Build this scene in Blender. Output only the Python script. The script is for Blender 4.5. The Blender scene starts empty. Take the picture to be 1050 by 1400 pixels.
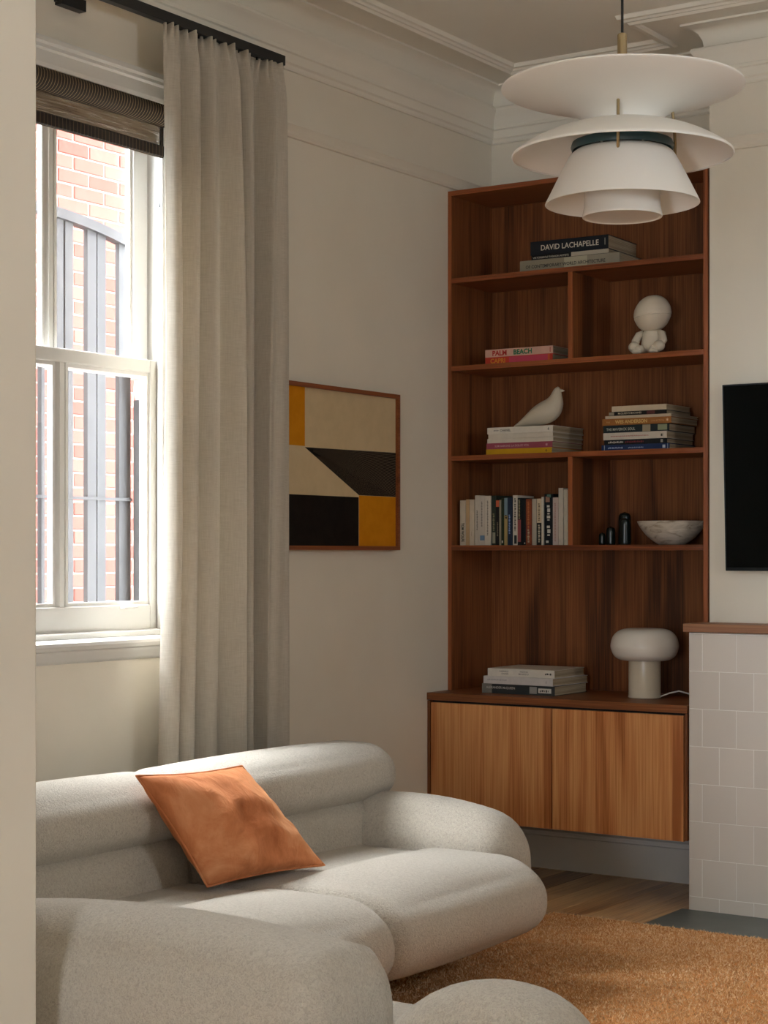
import bpy, bmesh, math, random
import numpy as np
from mathutils import Matrix, Vector, Euler

random.seed(7)
rng = np.random.default_rng(7)
S = bpy.context.scene
COL = S.collection
PI = math.pi

# ------------------------------------------------------------------ camera, sky, sun, exposure
cam_data = bpy.data.cameras.new('camera')
cam = bpy.data.objects.new('camera', cam_data)
COL.objects.link(cam)
cam.location = (4.031, 0.0, 1.35)
cam.rotation_euler = (math.radians(90), 0, math.radians(33.86))
cam_data.sensor_fit = 'HORIZONTAL'
cam_data.sensor_width = 36.0
cam_data.lens = 36.0 * 2474.0 / 1050.0
cam_data.shift_y = 57.0 / 1050.0
cam_data.clip_start = 0.05
S.camera = cam

world = bpy.data.worlds.new('sky')
S.world = world
world.use_nodes = True
bg = world.node_tree.nodes['Background']
bg.inputs[0].default_value = (0.90, 0.97, 1.06, 1)
bg.inputs[1].default_value = 15.0

# veiled, hazy sun standing over the yard wall on the window side
sun_data = bpy.data.lights.new('sun', 'SUN')
sun_data.energy = 11.5
sun_data.angle = math.radians(75)
sun_data.color = (1.0, 0.98, 0.97)
sun = bpy.data.objects.new('sun', sun_data)
COL.objects.link(sun)
sun.location = (-6, 1, 8)
sun.rotation_euler = Vector((0.99 * math.cos(math.radians(48)), 0.14 * math.cos(math.radians(48)), -math.sin(math.radians(48)))).to_track_quat('-Z', 'Y').to_euler()

def portal(name, loc, rot, sx, sy):
    d = bpy.data.lights.new(name, 'AREA')
    d.shape = 'RECTANGLE'; d.size = sx; d.size_y = sy
    d.cycles.is_portal = True
    o = bpy.data.objects.new(name, d); COL.objects.link(o)
    o.location = loc; o.rotation_euler = rot
portal('window_daylight', (-0.23, 4.26, 1.98), (0, math.radians(-90), 0), 1.84, 1.08)
portal('rear_fill_portal', (3.775, -3.12, 1.25), (math.radians(90), 0, 0), 0.95, 1.9)  # portal of the added rear window, guides its fill light

portal('side_fill_portal', (5.42, 3.75, 2.27), (0, math.radians(90), 0), 0.65, 0.7)  # portal of the added side window, guides its fill light

S.view_settings.view_transform = 'Standard'
S.view_settings.look = 'None'
S.view_settings.exposure = 1.1
S.view_settings.gamma = 1.0
S.view_settings.use_curve_mapping = False

# ------------------------------------------------------------------ materials
def lin(c):
    def f(v):
        v /= 255.0
        return v / 12.92 if v <= 0.04045 else ((v + 0.055) / 1.055) ** 2.4
    return (f(c[0]), f(c[1]), f(c[2]), 1.0)

class NT:
    def __init__(self, name):
        self.m = bpy.data.materials.new(name); self.m.use_nodes = True
        self.t = self.m.node_tree
        self.b = self.t.nodes['Principled BSDF']
    def n(self, kind, **kw):
        x = self.t.nodes.new(kind)
        for k, v in kw.items():
            if k.startswith('i_'):
                x.inputs[k[2:].replace('_', ' ')].default_value = v
            else:
                setattr(x, k, v)
        return x
    def l(self, a, ao, b, bi):
        self.t.links.new(a.outputs[ao], b.inputs[bi])
    def coords(self, scale=(1, 1, 1), src='Object', rot=(0, 0, 0)):
        tc = self.n('ShaderNodeTexCoord'); mp = self.n('ShaderNodeMapping')
        mp.inputs['Scale'].default_value = scale
        mp.inputs['Rotation'].default_value = rot
        self.l(tc, src, mp, 'Vector')
        return mp
    def ramp(self, stops):
        r = self.n('ShaderNodeValToRGB')
        e = r.color_ramp.elements
        while len(e) < len(stops): e.new(0.5)
        for x, (p, c) in zip(e, stops):
            x.position = p; x.color = c
        return r
    def bump(self, src, out, strength, dist):
        b = self.n('ShaderNodeBump'); b.inputs['Strength'].default_value = strength
        b.inputs['Distance'].default_value = dist
        self.l(src, out, b, 'Height'); self.l(b, 'Normal', self.b, 'Normal')
        return b

def plain(name, c, rough=0.6, metal=0.0, spec=0.5):
    k = NT(name)
    k.b.inputs['Base Color'].default_value = lin(c)
    k.b.inputs['Roughness'].default_value = rough
    k.b.inputs['Metallic'].default_value = metal
    k.b.inputs['Specular IOR Level'].default_value = spec
    return k.m

def noisy(name, c1, c2, scale=8.0, rough=0.7, bump=0.0, bdist=0.002, bscale=60.0, stretch=(1, 1, 1), spec=0.4):
    k = NT(name); mp = k.coords(stretch)
    n = k.n('ShaderNodeTexNoise', i_Scale=scale, i_Detail=5.0); k.l(mp, 'Vector', n, 'Vector')
    r = k.ramp([(0.35, lin(c1)), (0.65, lin(c2))]); k.l(n, 'Fac', r, 'Fac'); k.l(r, 'Color', k.b, 'Base Color')
    k.b.inputs['Roughness'].default_value = rough
    k.b.inputs['Specular IOR Level'].default_value = spec
    if bump:
        n2 = k.n('ShaderNodeTexNoise', i_Scale=bscale, i_Detail=3.0); k.l(mp, 'Vector', n2, 'Vector')
        k.bump(n2, 'Fac', bump, bdist)
    return k.m

def walnut(name, axis, dark, mid, light, rough=0.42, random_piece=False, vary=0.0, ring=0.07):
    """oiled walnut veneer; axis is the direction the grain runs in"""
    k = NT(name)
    tc = k.n('ShaderNodeTexCoord')
    vec = tc; vo = 'Object'
    if random_piece:
        oi = k.n('ShaderNodeObjectInfo'); ad = k.n('ShaderNodeVectorMath', operation='ADD')
        sc = k.n('ShaderNodeVectorMath', operation='SCALE'); sc.inputs['Scale'].default_value = 13.0
        cmb = k.n('ShaderNodeCombineXYZ')
        for q in 'XYZ': k.l(oi, 'Random', cmb, q)
        k.l(cmb, 'Vector', sc, 0); k.l(tc, 'Object', ad, 0); k.l(sc, 'Vector', ad, 1)
        vec = ad; vo = 'Vector'
    s_long = {'x': (0.45, 7, 7), 'y': (7, 0.45, 7), 'z': (7, 7, 0.45)}[axis]
    s_fine = {'x': (3, 170, 170), 'y': (170, 3, 170), 'z': (170, 170, 3)}[axis]
    m1 = k.n('ShaderNodeMapping'); m1.inputs['Scale'].default_value = s_long; k.l(vec, vo, m1, 'Vector')
    m2 = k.n('ShaderNodeMapping'); m2.inputs['Scale'].default_value = s_fine; k.l(vec, vo, m2, 'Vector')
    n1 = k.n('ShaderNodeTexNoise', i_Scale=1.0, i_Detail=3.0, i_Distortion=0.6); k.l(m1, 'Vector', n1, 'Vector')
    # growth rings: saw of the low-frequency field
    mu = k.n('ShaderNodeMath', operation='MULTIPLY'); mu.inputs[1].default_value = 16.0; k.l(n1, 'Fac', mu, 0)
    si = k.n('ShaderNodeMath', operation='SINE'); k.l(mu, 'Value', si, 0)
    n2 = k.n('ShaderNodeTexNoise', i_Scale=1.0, i_Detail=4.0); k.l(m2, 'Vector', n2, 'Vector')
    a = k.n('ShaderNodeMath', operation='MULTIPLY_ADD'); a.inputs[1].default_value = ring; a.inputs[2].default_value = 0.0; k.l(si, 'Value', a, 0)
    b = k.n('ShaderNodeMath', operation='MULTIPLY_ADD'); b.inputs[1].default_value = 0.6; k.l(n2, 'Fac', b, 0); k.l(a, 'Value', b, 2)
    c = k.n('ShaderNodeMath', operation='MULTIPLY_ADD'); c.inputs[1].default_value = 0.40; k.l(n1, 'Fac', c, 0); k.l(b, 'Value', c, 2)
    if random_piece:
        rv = k.n('ShaderNodeMath', operation='MULTIPLY_ADD'); rv.inputs[1].default_value = vary; rv.inputs[2].default_value = -vary / 2; k.l(oi, 'Random', rv, 0)
        c2 = k.n('ShaderNodeMath', operation='ADD'); k.l(c, 'Value', c2, 0); k.l(rv, 'Value', c2, 1); c = c2
    r = k.ramp([(0.32, lin(dark)), (0.50, lin(mid)), (0.70, lin(light))]); k.l(c, 'Value', r, 'Fac')
    k.l(r, 'Color', k.b, 'Base Color')
    k.b.inputs['Roughness'].default_value = rough
    k.b.inputs['Specular IOR Level'].default_value = 0.35
    k.bump(n2, 'Fac', 0.12, 0.001)
    return k.m

def boucle(name, c1, c2):
    k = NT(name); mp = k.coords()
    v = k.n('ShaderNodeTexNoise', i_Scale=150.0, i_Detail=2.0, i_Roughness=0.6, i_Distortion=1.2); k.l(mp, 'Vector', v, 'Vector')
    r = k.ramp([(0.3, lin(c1)), (0.62, lin(c2))]); k.l(v, 'Fac', r, 'Fac'); k.l(r, 'Color', k.b, 'Base Color')
    k.b.inputs['Roughness'].default_value = 0.95
    k.b.inputs['Specular IOR Level'].default_value = 0.1
    k.b.inputs['Sheen Weight'].default_value = 0.25
    k.b.inputs['Sheen Roughness'].default_value = 0.5
    k.bump(v, 'Fac', 0.9, 0.006)
    return k.m

def weave(name, c1, c2, scale=420, trans=0.0):
    k = NT(name); mp = k.coords((1, 1, 1))
    a = k.n('ShaderNodeTexNoise', i_Scale=1.0, i_Detail=2.0); ma = k.coords((scale, scale, 14)); k.l(ma, 'Vector', a, 'Vector')
    b = k.n('ShaderNodeTexNoise', i_Scale=1.0, i_Detail=2.0); mb = k.coords((30, 30, scale)); k.l(mb, 'Vector', b, 'Vector')
    s = k.n('ShaderNodeMath', operation='ADD'); k.l(a, 'Fac', s, 0); k.l(b, 'Fac', s, 1)
    h = k.n('ShaderNodeMath', operation='MULTIPLY'); h.inputs[1].default_value = 0.5; k.l(s, 'Value', h, 0)
    r = k.ramp([(0.38, lin(c1)), (0.62, lin(c2))]); k.l(h, 'Value', r, 'Fac'); k.l(r, 'Color', k.b, 'Base Color')
    k.b.inputs['Roughness'].default_value = 0.9
    k.b.inputs['Specular IOR Level'].default_value = 0.1
    k.bump(h, 'Value', 0.12, 0.001)
    if trans:
        tr = k.n('ShaderNodeBsdfTranslucent'); k.l(r, 'Color', tr, 'Color')
        mx = k.n('ShaderNodeMixShader'); mx.inputs[0].default_value = trans
        out = k.t.nodes['Material Output']
        k.l(k.b, 'BSDF', mx, 1); k.l(tr, 'BSDF', mx, 2); k.l(mx, 'Shader', out, 'Surface')
    return k.m

def glass_pane(name):
    k = NT(name); out = k.t.nodes['Material Output']
    t = k.n('ShaderNodeBsdfTransparent'); t.inputs[0].default_value = (0.97, 0.98, 0.98, 1)
    g = k.n('ShaderNodeBsdfGlossy'); g.inputs['Roughness'].default_value = 0.02
    lw = k.n('ShaderNodeLayerWeight'); lw.inputs[0].default_value = 0.5
    p = k.n('ShaderNodeMath', operation='POWER'); p.inputs[1].default_value = 5.0; k.l(lw, 'Facing', p, 0)
    f = k.n('ShaderNodeMath', operation='MULTIPLY_ADD'); f.inputs[1].default_value = 0.5; f.inputs[2].default_value = 0.025; k.l(p, 'Value', f, 0)
    mx = k.n('ShaderNodeMixShader'); k.l(f, 'Value', mx, 0); k.l(t, 'BSDF', mx, 1); k.l(g, 'BSDF', mx, 2)
    k.l(mx, 'Shader', out, 'Surface')
    return k.m

def striped(name, base, line, freq, axis='Y', width=0.12):
    k = NT(name); tc = k.n('ShaderNodeTexCoord'); sp = k.n('ShaderNodeSeparateXYZ'); k.l(tc, 'Object', sp, 'Vector')
    n = k.n('ShaderNodeTexNoise', i_Scale=25.0, i_Detail=1.0); k.l(tc, 'Object', n, 'Vector')
    w = k.n('ShaderNodeMath', operation='MULTIPLY_ADD'); w.inputs[1].default_value = 0.004; k.l(n, 'Fac', w, 0); k.l(sp, axis, w, 2)
    m = k.n('ShaderNodeMath', operation='MULTIPLY'); m.inputs[1].default_value = freq; k.l(w, 'Value', m, 0)
    f = k.n('ShaderNodeMath', operation='FRACT'); k.l(m, 'Value', f, 0)
    lt = k.n('ShaderNodeMath', operation='LESS_THAN'); lt.inputs[1].default_value = width; k.l(f, 'Value', lt, 0)
    r = k.ramp([(0, lin(base)), (1, lin(line))]); k.l(lt, 'Value', r, 'Fac'); k.l(r, 'Color', k.b, 'Base Color')
    k.b.inputs['Roughness'].default_value = 0.85
    return k.m

def marble(name):
    k = NT(name); mp = k.coords((1, 1, 3))
    n = k.n('ShaderNodeTexNoise', i_Scale=14.0, i_Detail=6.0, i_Distortion=1.5); k.l(mp, 'Vector', n, 'Vector')
    r = k.ramp([(0.3, lin((140, 120, 95))), (0.45, lin((196, 188, 172))), (0.7, lin((222, 214, 200)))]); k.l(n, 'Fac', r, 'Fac')
    k.l(r, 'Color', k.b, 'Base Color'); k.b.inputs['Roughness'].default_value = 0.45
    return k.m

def per_piece(name, c1, c2, rough=0.8, noise=0.25, nscale=30, spec=0.3, bump=0.0):
    """colour varies from piece to piece"""
    k = NT(name); oi = k.n('ShaderNodeObjectInfo')
    mp = k.coords(); n = k.n('ShaderNodeTexNoise', i_Scale=nscale, i_Detail=4.0); k.l(mp, 'Vector', n, 'Vector')
    a = k.n('ShaderNodeMath', operation='MULTIPLY_ADD'); a.inputs[1].default_value = noise; k.l(n, 'Fac', a, 0)
    s = k.n('ShaderNodeMath', operation='MULTIPLY'); s.inputs[1].default_value = 1 - noise; k.l(oi, 'Random', s, 0); k.l(s, 'Value', a, 2)
    r = k.ramp([(0.1, lin(c1)), (0.9, lin(c2))]); k.l(a, 'Value', r, 'Fac'); k.l(r, 'Color', k.b, 'Base Color')
    k.b.inputs['Roughness'].default_value = rough
    k.b.inputs['Specular IOR Level'].default_value = spec
    if bump: k.bump(n, 'Fac', bump, 0.003)
    return k.m

M = {}
M['wall'] = noisy('wall_paint', (231, 223, 207), (235, 227, 211), 3.0, 0.85, 0.08, 0.002, 90, spec=0.2)
M['ceiling'] = noisy('ceiling_paint', (240, 235, 222), (243, 238, 225), 3.0, 0.9, spec=0.2)
M['trim'] = plain('trim_paint', (216, 213, 206), 0.45)
M['skirting'] = plain('skirting_gloss_paint', (246, 246, 243), 0.25)
M['cornice'] = plain('cornice_paint', (238, 232, 218), 0.75, spec=0.2)
M['walnut_v_shaded'] = walnut('walnut_vertical_shaded', 'z', (76, 43, 23), (118, 68, 36), (148, 92, 52), ring=0.10)  # same walnut as the doors, darkened to put recess shade into the colour
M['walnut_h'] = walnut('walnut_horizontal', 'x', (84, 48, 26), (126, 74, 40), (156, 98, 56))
M['walnut_door_lit'] = walnut('walnut_door_lit', 'z', (166, 100, 54), (202, 132, 78), (224, 164, 106), 0.4, True, 0.0, 0.13)  # same walnut as the bookcase, lightened to put light into the colour
M['walnut_edge'] = walnut('walnut_lipping', 'z', (96, 50, 26), (140, 76, 40), (168, 98, 54))
M['walnut_edge_h'] = walnut('walnut_lipping_h', 'x', (96, 50, 26), (140, 76, 40), (168, 98, 54))
M['mantel'] = walnut('mantel_wood', 'x', (112, 74, 50), (146, 100, 70), (170, 122, 88), 0.5)
M['board'] = walnut('floor_board_wood', 'y', (122, 80, 48), (184, 136, 90), (224, 184, 134), 0.3, True, 0.36)
M['boucle'] = boucle('cream_boucle', (182, 172, 157), (205, 196, 181))
M['underside'] = plain('black_lining_gap_shade', (30, 27, 24), 0.9)  # sofa lining, also the sheet painting shade behind the cabinet door gaps
M['curtain'] = weave('linen_curtain', (202, 193, 178), (217, 209, 195), 620, 0.24)
M['tile'] = per_piece('glazed_tile', (214, 205, 194), (219, 210, 199), 0.42, 0.3, 9, 0.35, 0.03)
M['grout'] = plain('grout', (243, 239, 232), 0.9)
M['slate'] = noisy('hearth_slate', (92, 97, 94), (106, 110, 106), 6, 0.45, 0.06, 0.002, 40)
M['rug'] = noisy('rug_backing', (190, 130, 78), (206, 146, 92), 12, 0.95, spec=0.05)
M['glass'] = glass_pane('window_glass')
M['black'] = plain('black_metal', (14, 17, 19), 0.45)
M['brass'] = plain('brushed_brass', (168, 146, 108), 0.42, 0.7)
M['shade'] = plain('white_lacquer', (242, 237, 228), 0.38)
M['teal'] = plain('teal_lacquer', (38, 70, 76), 0.4)
M['cord'] = plain('black_cord', (18, 17, 16), 0.7)
M['opal'] = plain('opal_glass', (232, 226, 216), 0.22)
M['lamp_base'] = plain('cream_enamel', (214, 202, 180), 0.25)
M['white_cable'] = plain('white_cable', (228, 224, 216), 0.5)
M['screen'] = plain('tv_screen', (2, 5, 5), 0.10, spec=0.12)
M['bezel'] = plain('tv_bezel', (9, 12, 13), 0.4, spec=0.2)
M['ceramic'] = plain('matte_ceramic', (206, 194, 172), 0.6)
M['vinyl'] = plain('matte_vinyl', (216, 204, 184), 0.5)
M['dark_green'] = plain('dark_green_glaze', (16, 26, 24), 0.25)
M['marble'] = marble('travertine')
M['pages'] = noisy('book_pages', (150, 134, 108), (188, 172, 144), 1.0, 0.9, stretch=(2, 2, 420))
M['pages_v'] = noisy('book_pages_upright', (150, 134, 108), (188, 172, 144), 1.0, 0.9, stretch=(420, 2, 2))
M['blind_roll'] = striped('blind_weave', (46, 36, 26), (164, 140, 104), 78, 'Y', 0.13)
M['blind_hem'] = striped('blind_hem_weave', (34, 25, 18), (104, 84, 60), 60, 'Y', 0.12)
M['brick'] = per_piece('red_brick', (108, 58, 49), (136, 82, 71), 0.9, 0.45, 26, 0.2, 0.3)
M['added_dark_brick'] = noisy('added_dark_brick', (74, 48, 40), (86, 56, 46), 12, 0.9, spec=0.1)  # dark so the added outer walls bounce little light into the yard
M['mortar'] = noisy('mortar', (140, 118, 106), (150, 128, 116), 30, 0.95, spec=0.1)
M['gate'] = noisy('gate_paint', (60, 58, 56), (68, 66, 64), 9, 0.6)
M['ground'] = noisy('yard_paving', (96, 93, 88), (108, 105, 100), 2, 0.9)
M['frame_wood'] = walnut('picture_frame_wood', 'y', (104, 56, 32), (134, 76, 44), (154, 92, 54))

def sheer():
    k = NT('blind_sheer_weave'); out = k.t.nodes['Material Output']
    mp = k.coords((1, 6, 330)); n = k.n('ShaderNodeTexNoise', i_Scale=1.0, i_Detail=3.0); k.l(mp, 'Vector', n, 'Vector')
    r = k.ramp([(0.35, lin((92, 74, 56))), (0.6, lin((176, 156, 128)))]); k.l(n, 'Fac', r, 'Fac'); k.l(r, 'Color', k.b, 'Base Color')
    k.b.inputs['Roughness'].default_value = 0.9
    t = k.n('ShaderNodeBsdfTransparent'); mx = k.n('ShaderNodeMixShader')
    r2 = k.ramp([(0.40, (0.10, 0.10, 0.10, 1)), (0.58, (0.52, 0.52, 0.52, 1))]); k.l(n, 'Fac', r2, 'Fac')
    k.l(r2, 'Color', mx, 0); k.l(k.b, 'BSDF', mx, 1); k.l(t, 'BSDF', mx, 2); k.l(mx, 'Shader', out, 'Surface')
    return k.m
M['sheer'] = sheer()

def velvet():
    k = NT('orange_velvet'); mp = k.coords((1, 1, 1))
    n = k.n('ShaderNodeTexNoise', i_Scale=5.0, i_Detail=6.0, i_Roughness=0.62, i_Distortion=0.6); k.l(mp, 'Vector', n, 'Vector')
    r = k.ramp([(0.3, lin((168, 94, 54))), (0.55, lin((210, 132, 86))), (0.75, lin((232, 168, 124)))]); k.l(n, 'Fac', r, 'Fac')
    k.l(r, 'Color', k.b, 'Base Color')
    k.b.inputs['Roughness'].default_value = 0.8; k.b.inputs['Specular IOR Level'].default_value = 0.15
    k.b.inputs['Sheen Weight'].default_value = 0.5; k.b.inputs['Sheen Roughness'].default_value = 0.4
    k.b.inputs['Sheen Tint'].default_value = lin((240, 180, 130))
    n2 = k.n('ShaderNodeTexNoise', i_Scale=14.0, i_Detail=4.0, i_Distortion=1.0); k.l(mp, 'Vector', n2, 'Vector')
    k.bump(n2, 'Fac', 0.55, 0.016)
    return k.m
M['velvet'] = velvet()

def pile():
    k = NT('rug_pile'); g = k.n('ShaderNodeNewGeometry')
    mp = k.coords(); n = k.n('ShaderNodeTexNoise', i_Scale=38.0, i_Detail=3.0); k.l(mp, 'Vector', n, 'Vector')
    a = k.n('ShaderNodeMath', operation='MULTIPLY_ADD'); a.inputs[1].default_value = 0.5; k.l(g, 'Random Per Island', a, 0)
    h = k.n('ShaderNodeMath', operation='MULTIPLY'); h.inputs[1].default_value = 0.5; k.l(n, 'Fac', h, 0); k.l(h, 'Value', a, 2)
    r = k.ramp([(0.15, lin((206, 148, 96))), (0.5, lin((236, 196, 148))), (0.85, lin((248, 222, 184)))]); k.l(a, 'Value', r, 'Fac')
    k.l(r, 'Color', k.b, 'Base Color'); k.b.inputs['Roughness'].default_value = 0.95
    k.b.inputs['Specular IOR Level'].default_value = 0.05
    return k.m
M['pile'] = pile()

# ------------------------------------------------------------------ mesh helpers
class MB:
    def __init__(self): self.v = []; self.f = []
    def add(self, vs, fs):
        o = len(self.v); self.v += [tuple(p) for p in vs]; self.f += [tuple(i + o for i in f) for f in fs]; return self
    def box(self, x0, x1, y0, y1, z0, z1):
        return self.add([(x0, y0, z0), (x1, y0, z0), (x1, y1, z0), (x0, y1, z0), (x0, y0, z1), (x1, y0, z1), (x1, y1, z1), (x0, y1, z1)],
                        [(0, 3, 2, 1), (4, 5, 6, 7), (0, 1, 5, 4), (1, 2, 6, 5), (2, 3, 7, 6), (3, 0, 4, 7)])
    def prism(self, poly, axis, a0, a1):
        """poly: 2-D outline in the two other axes, extruded along axis"""
        def P(u, v, a): return {'x': (a, u, v), 'y': (u, a, v), 'z': (u, v, a)}[axis]
        n = len(poly)
        vs = [P(u, v, a0) for u, v in poly] + [P(u, v, a1) for u, v in poly]
        fs = [(i, (i + 1) % n, n + (i + 1) % n, n + i) for i in range(n)] + [tuple(range(n))[::-1], tuple(range(n, 2 * n))]
        return self.add(vs, fs)
    def lathe(self, prof, c=(0, 0, 0), n=48, close=False):
        vs = []; fs = []
        for r, z in prof:
            for i in range(n):
                a = 2 * PI * i / n
                vs.append((c[0] + r * math.cos(a), c[1] + r * math.sin(a), c[2] + z))
        m = len(prof)
        for j in range(m - (0 if close else 1)):
            for i in range(n):
                k = (i + 1) % n; j2 = (j + 1) % m
                fs.append((j * n + i, j * n + k, j2 * n + k, j2 * n + i))
        return self.add(vs, fs)
    def tube(self, pts, r, n=10, caps=True):
        pts = [Vector(p) for p in pts]; rs = r if isinstance(r, (list, tuple)) else [r] * len(pts)
        vs = []; fs = []
        up = Vector((0, 0, 1)); prev = None
        for i, p in enumerate(pts):
            d = (pts[min(i + 1, len(pts) - 1)] - pts[max(i - 1, 0)]).normalized()
            if prev is None:
                a = d.cross(up)
                if a.length < 1e-3: a = d.cross(Vector((1, 0, 0)))
            else:
                a = prev - d * prev.dot(d)
            a.normalize(); prev = a; b = d.cross(a)
            for k in range(n):
                t = 2 * PI * k / n
                vs.append(p + (a * math.cos(t) + b * math.sin(t)) * rs[i])
        for i in range(len(pts) - 1):
            for k in range(n):
                q = (k + 1) % n
                fs.append((i * n + k, i * n + q, (i + 1) * n + q, (i + 1) * n + k))
        if caps: fs += [tuple(range(n))[::-1], tuple(range((len(pts) - 1) * n, len(pts) * n))]
        return self.add(vs, fs)
    def mesh(self, name, smooth=False, bevel=0.0, seg=2, recalc=True):
        me = bpy.data.meshes.new(name); me.from_pydata(self.v, [], self.f); me.update()
        bm = bmesh.new(); bm.from_mesh(me)
        if recalc: bmesh.ops.recalc_face_normals(bm, faces=bm.faces)
        if bevel:
            bmesh.ops.bevel(bm, geom=[e for e in bm.edges if e.is_manifold and e.calc_face_angle(0) > 0.5], offset=bevel, segments=seg, affect='EDGES', profile=0.5)
        bm.to_mesh(me); bm.free()
        if smooth:
            for p in me.polygons: p.use_smooth = True
        return me

def obj(name, me, mat, parent=None, smooth=False, bevel=0.0, world_mesh=True):
    if isinstance(me, MB): me = me.mesh(name, smooth, bevel)
    o = bpy.data.objects.new(name, me); COL.objects.link(o)
    if mat is not None and len(me.materials) == 0: me.materials.append(M[mat] if isinstance(mat, str) else mat)
    if parent is not None:
        o.parent = parent
        if world_mesh: o.matrix_parent_inverse = Matrix.Translation(-base_of(parent))
    return o
def base_of(p):
    v = Vector(p.location)
    return v
def tag(o, label=None, cat=None, group=None, kind=None):
    if label: o['label'] = label
    if cat: o['category'] = cat
    if group: o['group'] = group
    if kind: o['kind'] = kind
    return o
def thing(name, loc, label=None, cat=None, group=None, kind=None):
    o = bpy.data.objects.new(name, None); COL.objects.link(o); o.location = loc
    o.empty_display_size = 0.1
    return tag(o, label, cat, group, kind)
def box(*a): return MB().box(*a)

def auto_smooth(me, ang=40):
    for p in me.polygons: p.use_smooth = True
    me.set_sharp_from_angle(angle=math.radians(ang))
    return me

# ------------------------------------------------------------------ room shell
YB, YC, ZC, XR = 6.855, 6.49, 3.40, 5.2       # alcove wall, chimney breast, ceiling, right wall
XB0, XB1 = 1.187, 2.95                         # chimney breast
WY0, WY1, WZ0, WZ1 = 3.72, 4.83, 1.06, 2.90    # window opening

WT = -0.20
w = MB()
w.box(WT, 0, -3.2, WY0, -0.2, ZC + .2); w.box(WT, 0, WY1, YB + .3, -0.2, ZC + .2)
w.box(WT, 0, WY0, WY1, -0.2, WZ0); w.box(WT, 0, WY0, WY1, WZ1, ZC + .2)
tag(obj('wall_left', w, 'wall'), 'warm white painted wall with the sash window and curtain', kind='structure')
w = MB()
w.box(WT - .03, WT, -3.2, WY0, -0.3, ZC + .2); w.box(WT - .03, WT, WY1, YB + .3, -0.3, ZC + .2)
w.box(WT - .03, WT, WY0, WY1, -0.3, WZ0); w.box(WT - .03, WT, WY0, WY1, WZ1, ZC + .2)
tag(obj('wall_added_dark_skin', w, 'added_dark_brick'), 'unseen dark outer skin added to the window wall to cut bounced light', kind='structure')  # added skin, kept dark so less light bounces onto bricks and gate
tag(obj('wall_added_sky_block', box(WT - .03, 0, -3.2, YB + .3, ZC + .2, 9.0), 'added_dark_brick'), 'unseen wall added above the window wall to shade the yard bricks', kind='structure')  # added out of view to block sky light from the yard bricks
tag(obj('wall_back', box(0, XR, YB, YB + .3, -0.2, ZC + .2), 'wall'), 'warm white wall behind the walnut bookcase', kind='structure')
tag(obj('wall_chimney_breast', box(XB0, XB1, YC, YB, 0, ZC), 'wall'), 'warm white chimney breast carrying the television', kind='structure')
SY0, SY1, SZ0, SZ1 = 3.4, 4.1, 1.95, 2.6
w = MB()
w.box(XR, XR + .2, -3.2, SY0, -0.2, ZC + .2); w.box(XR, XR + .2, SY1, YB, -0.2, ZC + .2)
w.box(XR, XR + .2, SY0, SY1, -0.2, SZ0); w.box(XR, XR + .2, SY0, SY1, SZ1, ZC + .2)
tag(obj('wall_right', w, 'wall'), 'warm white side wall', kind='structure')
w = MB()
RW0, RW1, RZ0, RZ1 = 3.3, 4.25, 0.30, 2.20
w.box(0, RW0, -3.4, -3.2, -0.2, ZC + .2); w.box(RW1, XR, -3.4, -3.2, -0.2, ZC + .2)
w.box(RW0, RW1, -3.4, -3.2, -0.2, RZ0); w.box(RW0, RW1, -3.4, -3.2, RZ1, ZC + .2)
tag(obj('wall_rear', w, 'wall'), 'warm white wall with the added fill window', kind='structure')
tag(obj('wall_partition', box(0, 1.456, 2.45, 2.60, 0, ZC).mesh('wall_partition', False, 0.004), 'wall'), 'blank wall edge of the opening into the living room', kind='structure')
tag(obj('ceiling', box(0, XR, -3.2, YB, ZC, ZC + .2), 'ceiling'), 'off-white plaster ceiling', kind='structure')

# unseen rear window, added to let in fill daylight from behind
t = thing('fill_window_rear', ((RW0 + RW1) / 2, -3.3, RZ0), 'unseen white window added behind the camera for fill light', kind='structure')
f = MB(); f.box(RW0, RW1, -3.33, -3.26, RZ0, RZ0 + .07); f.box(RW0, RW1, -3.33, -3.26, RZ1 - .07, RZ1)
xm = (RW0 + RW1) / 2
for x in (RW0, xm - .035, RW1 - .07): f.box(x, x + .07, -3.33, -3.26, RZ0 + .07, RZ1 - .07)
obj('window_frame', f, 'trim', t)
for x0, x1 in ((RW0 + .07, xm - .035), (xm + .035, RW1 - .07)): obj('pane', box(x0, x1, -3.30, -3.295, RZ0 + .07, RZ1 - .07), 'glass', t)

t = thing('fill_window_side', (XR + .1, (SY0 + SY1) / 2, SZ0), 'unseen white window added in the right side wall for fill light', kind='structure')  # added out of view to brighten the room from the right
f = MB(); ym = (SY0 + SY1) / 2
f.box(XR + .06, XR + .13, SY0, SY1, SZ0, SZ0 + .06); f.box(XR + .06, XR + .13, SY0, SY1, SZ1 - .06, SZ1)
for y in (SY0, ym - .03, SY1 - .06): f.box(XR + .06, XR + .13, y, y + .06, SZ0 + .06, SZ1 - .06)
obj('window_frame', f, 'trim', t)
for y0, y1 in ((SY0 + .06, ym - .03), (ym + .03, SY1 - .06)): obj('pane', box(XR + .093, XR + .097, y0, y1, SZ0 + .06, SZ1 - .06), 'glass', t)

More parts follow.
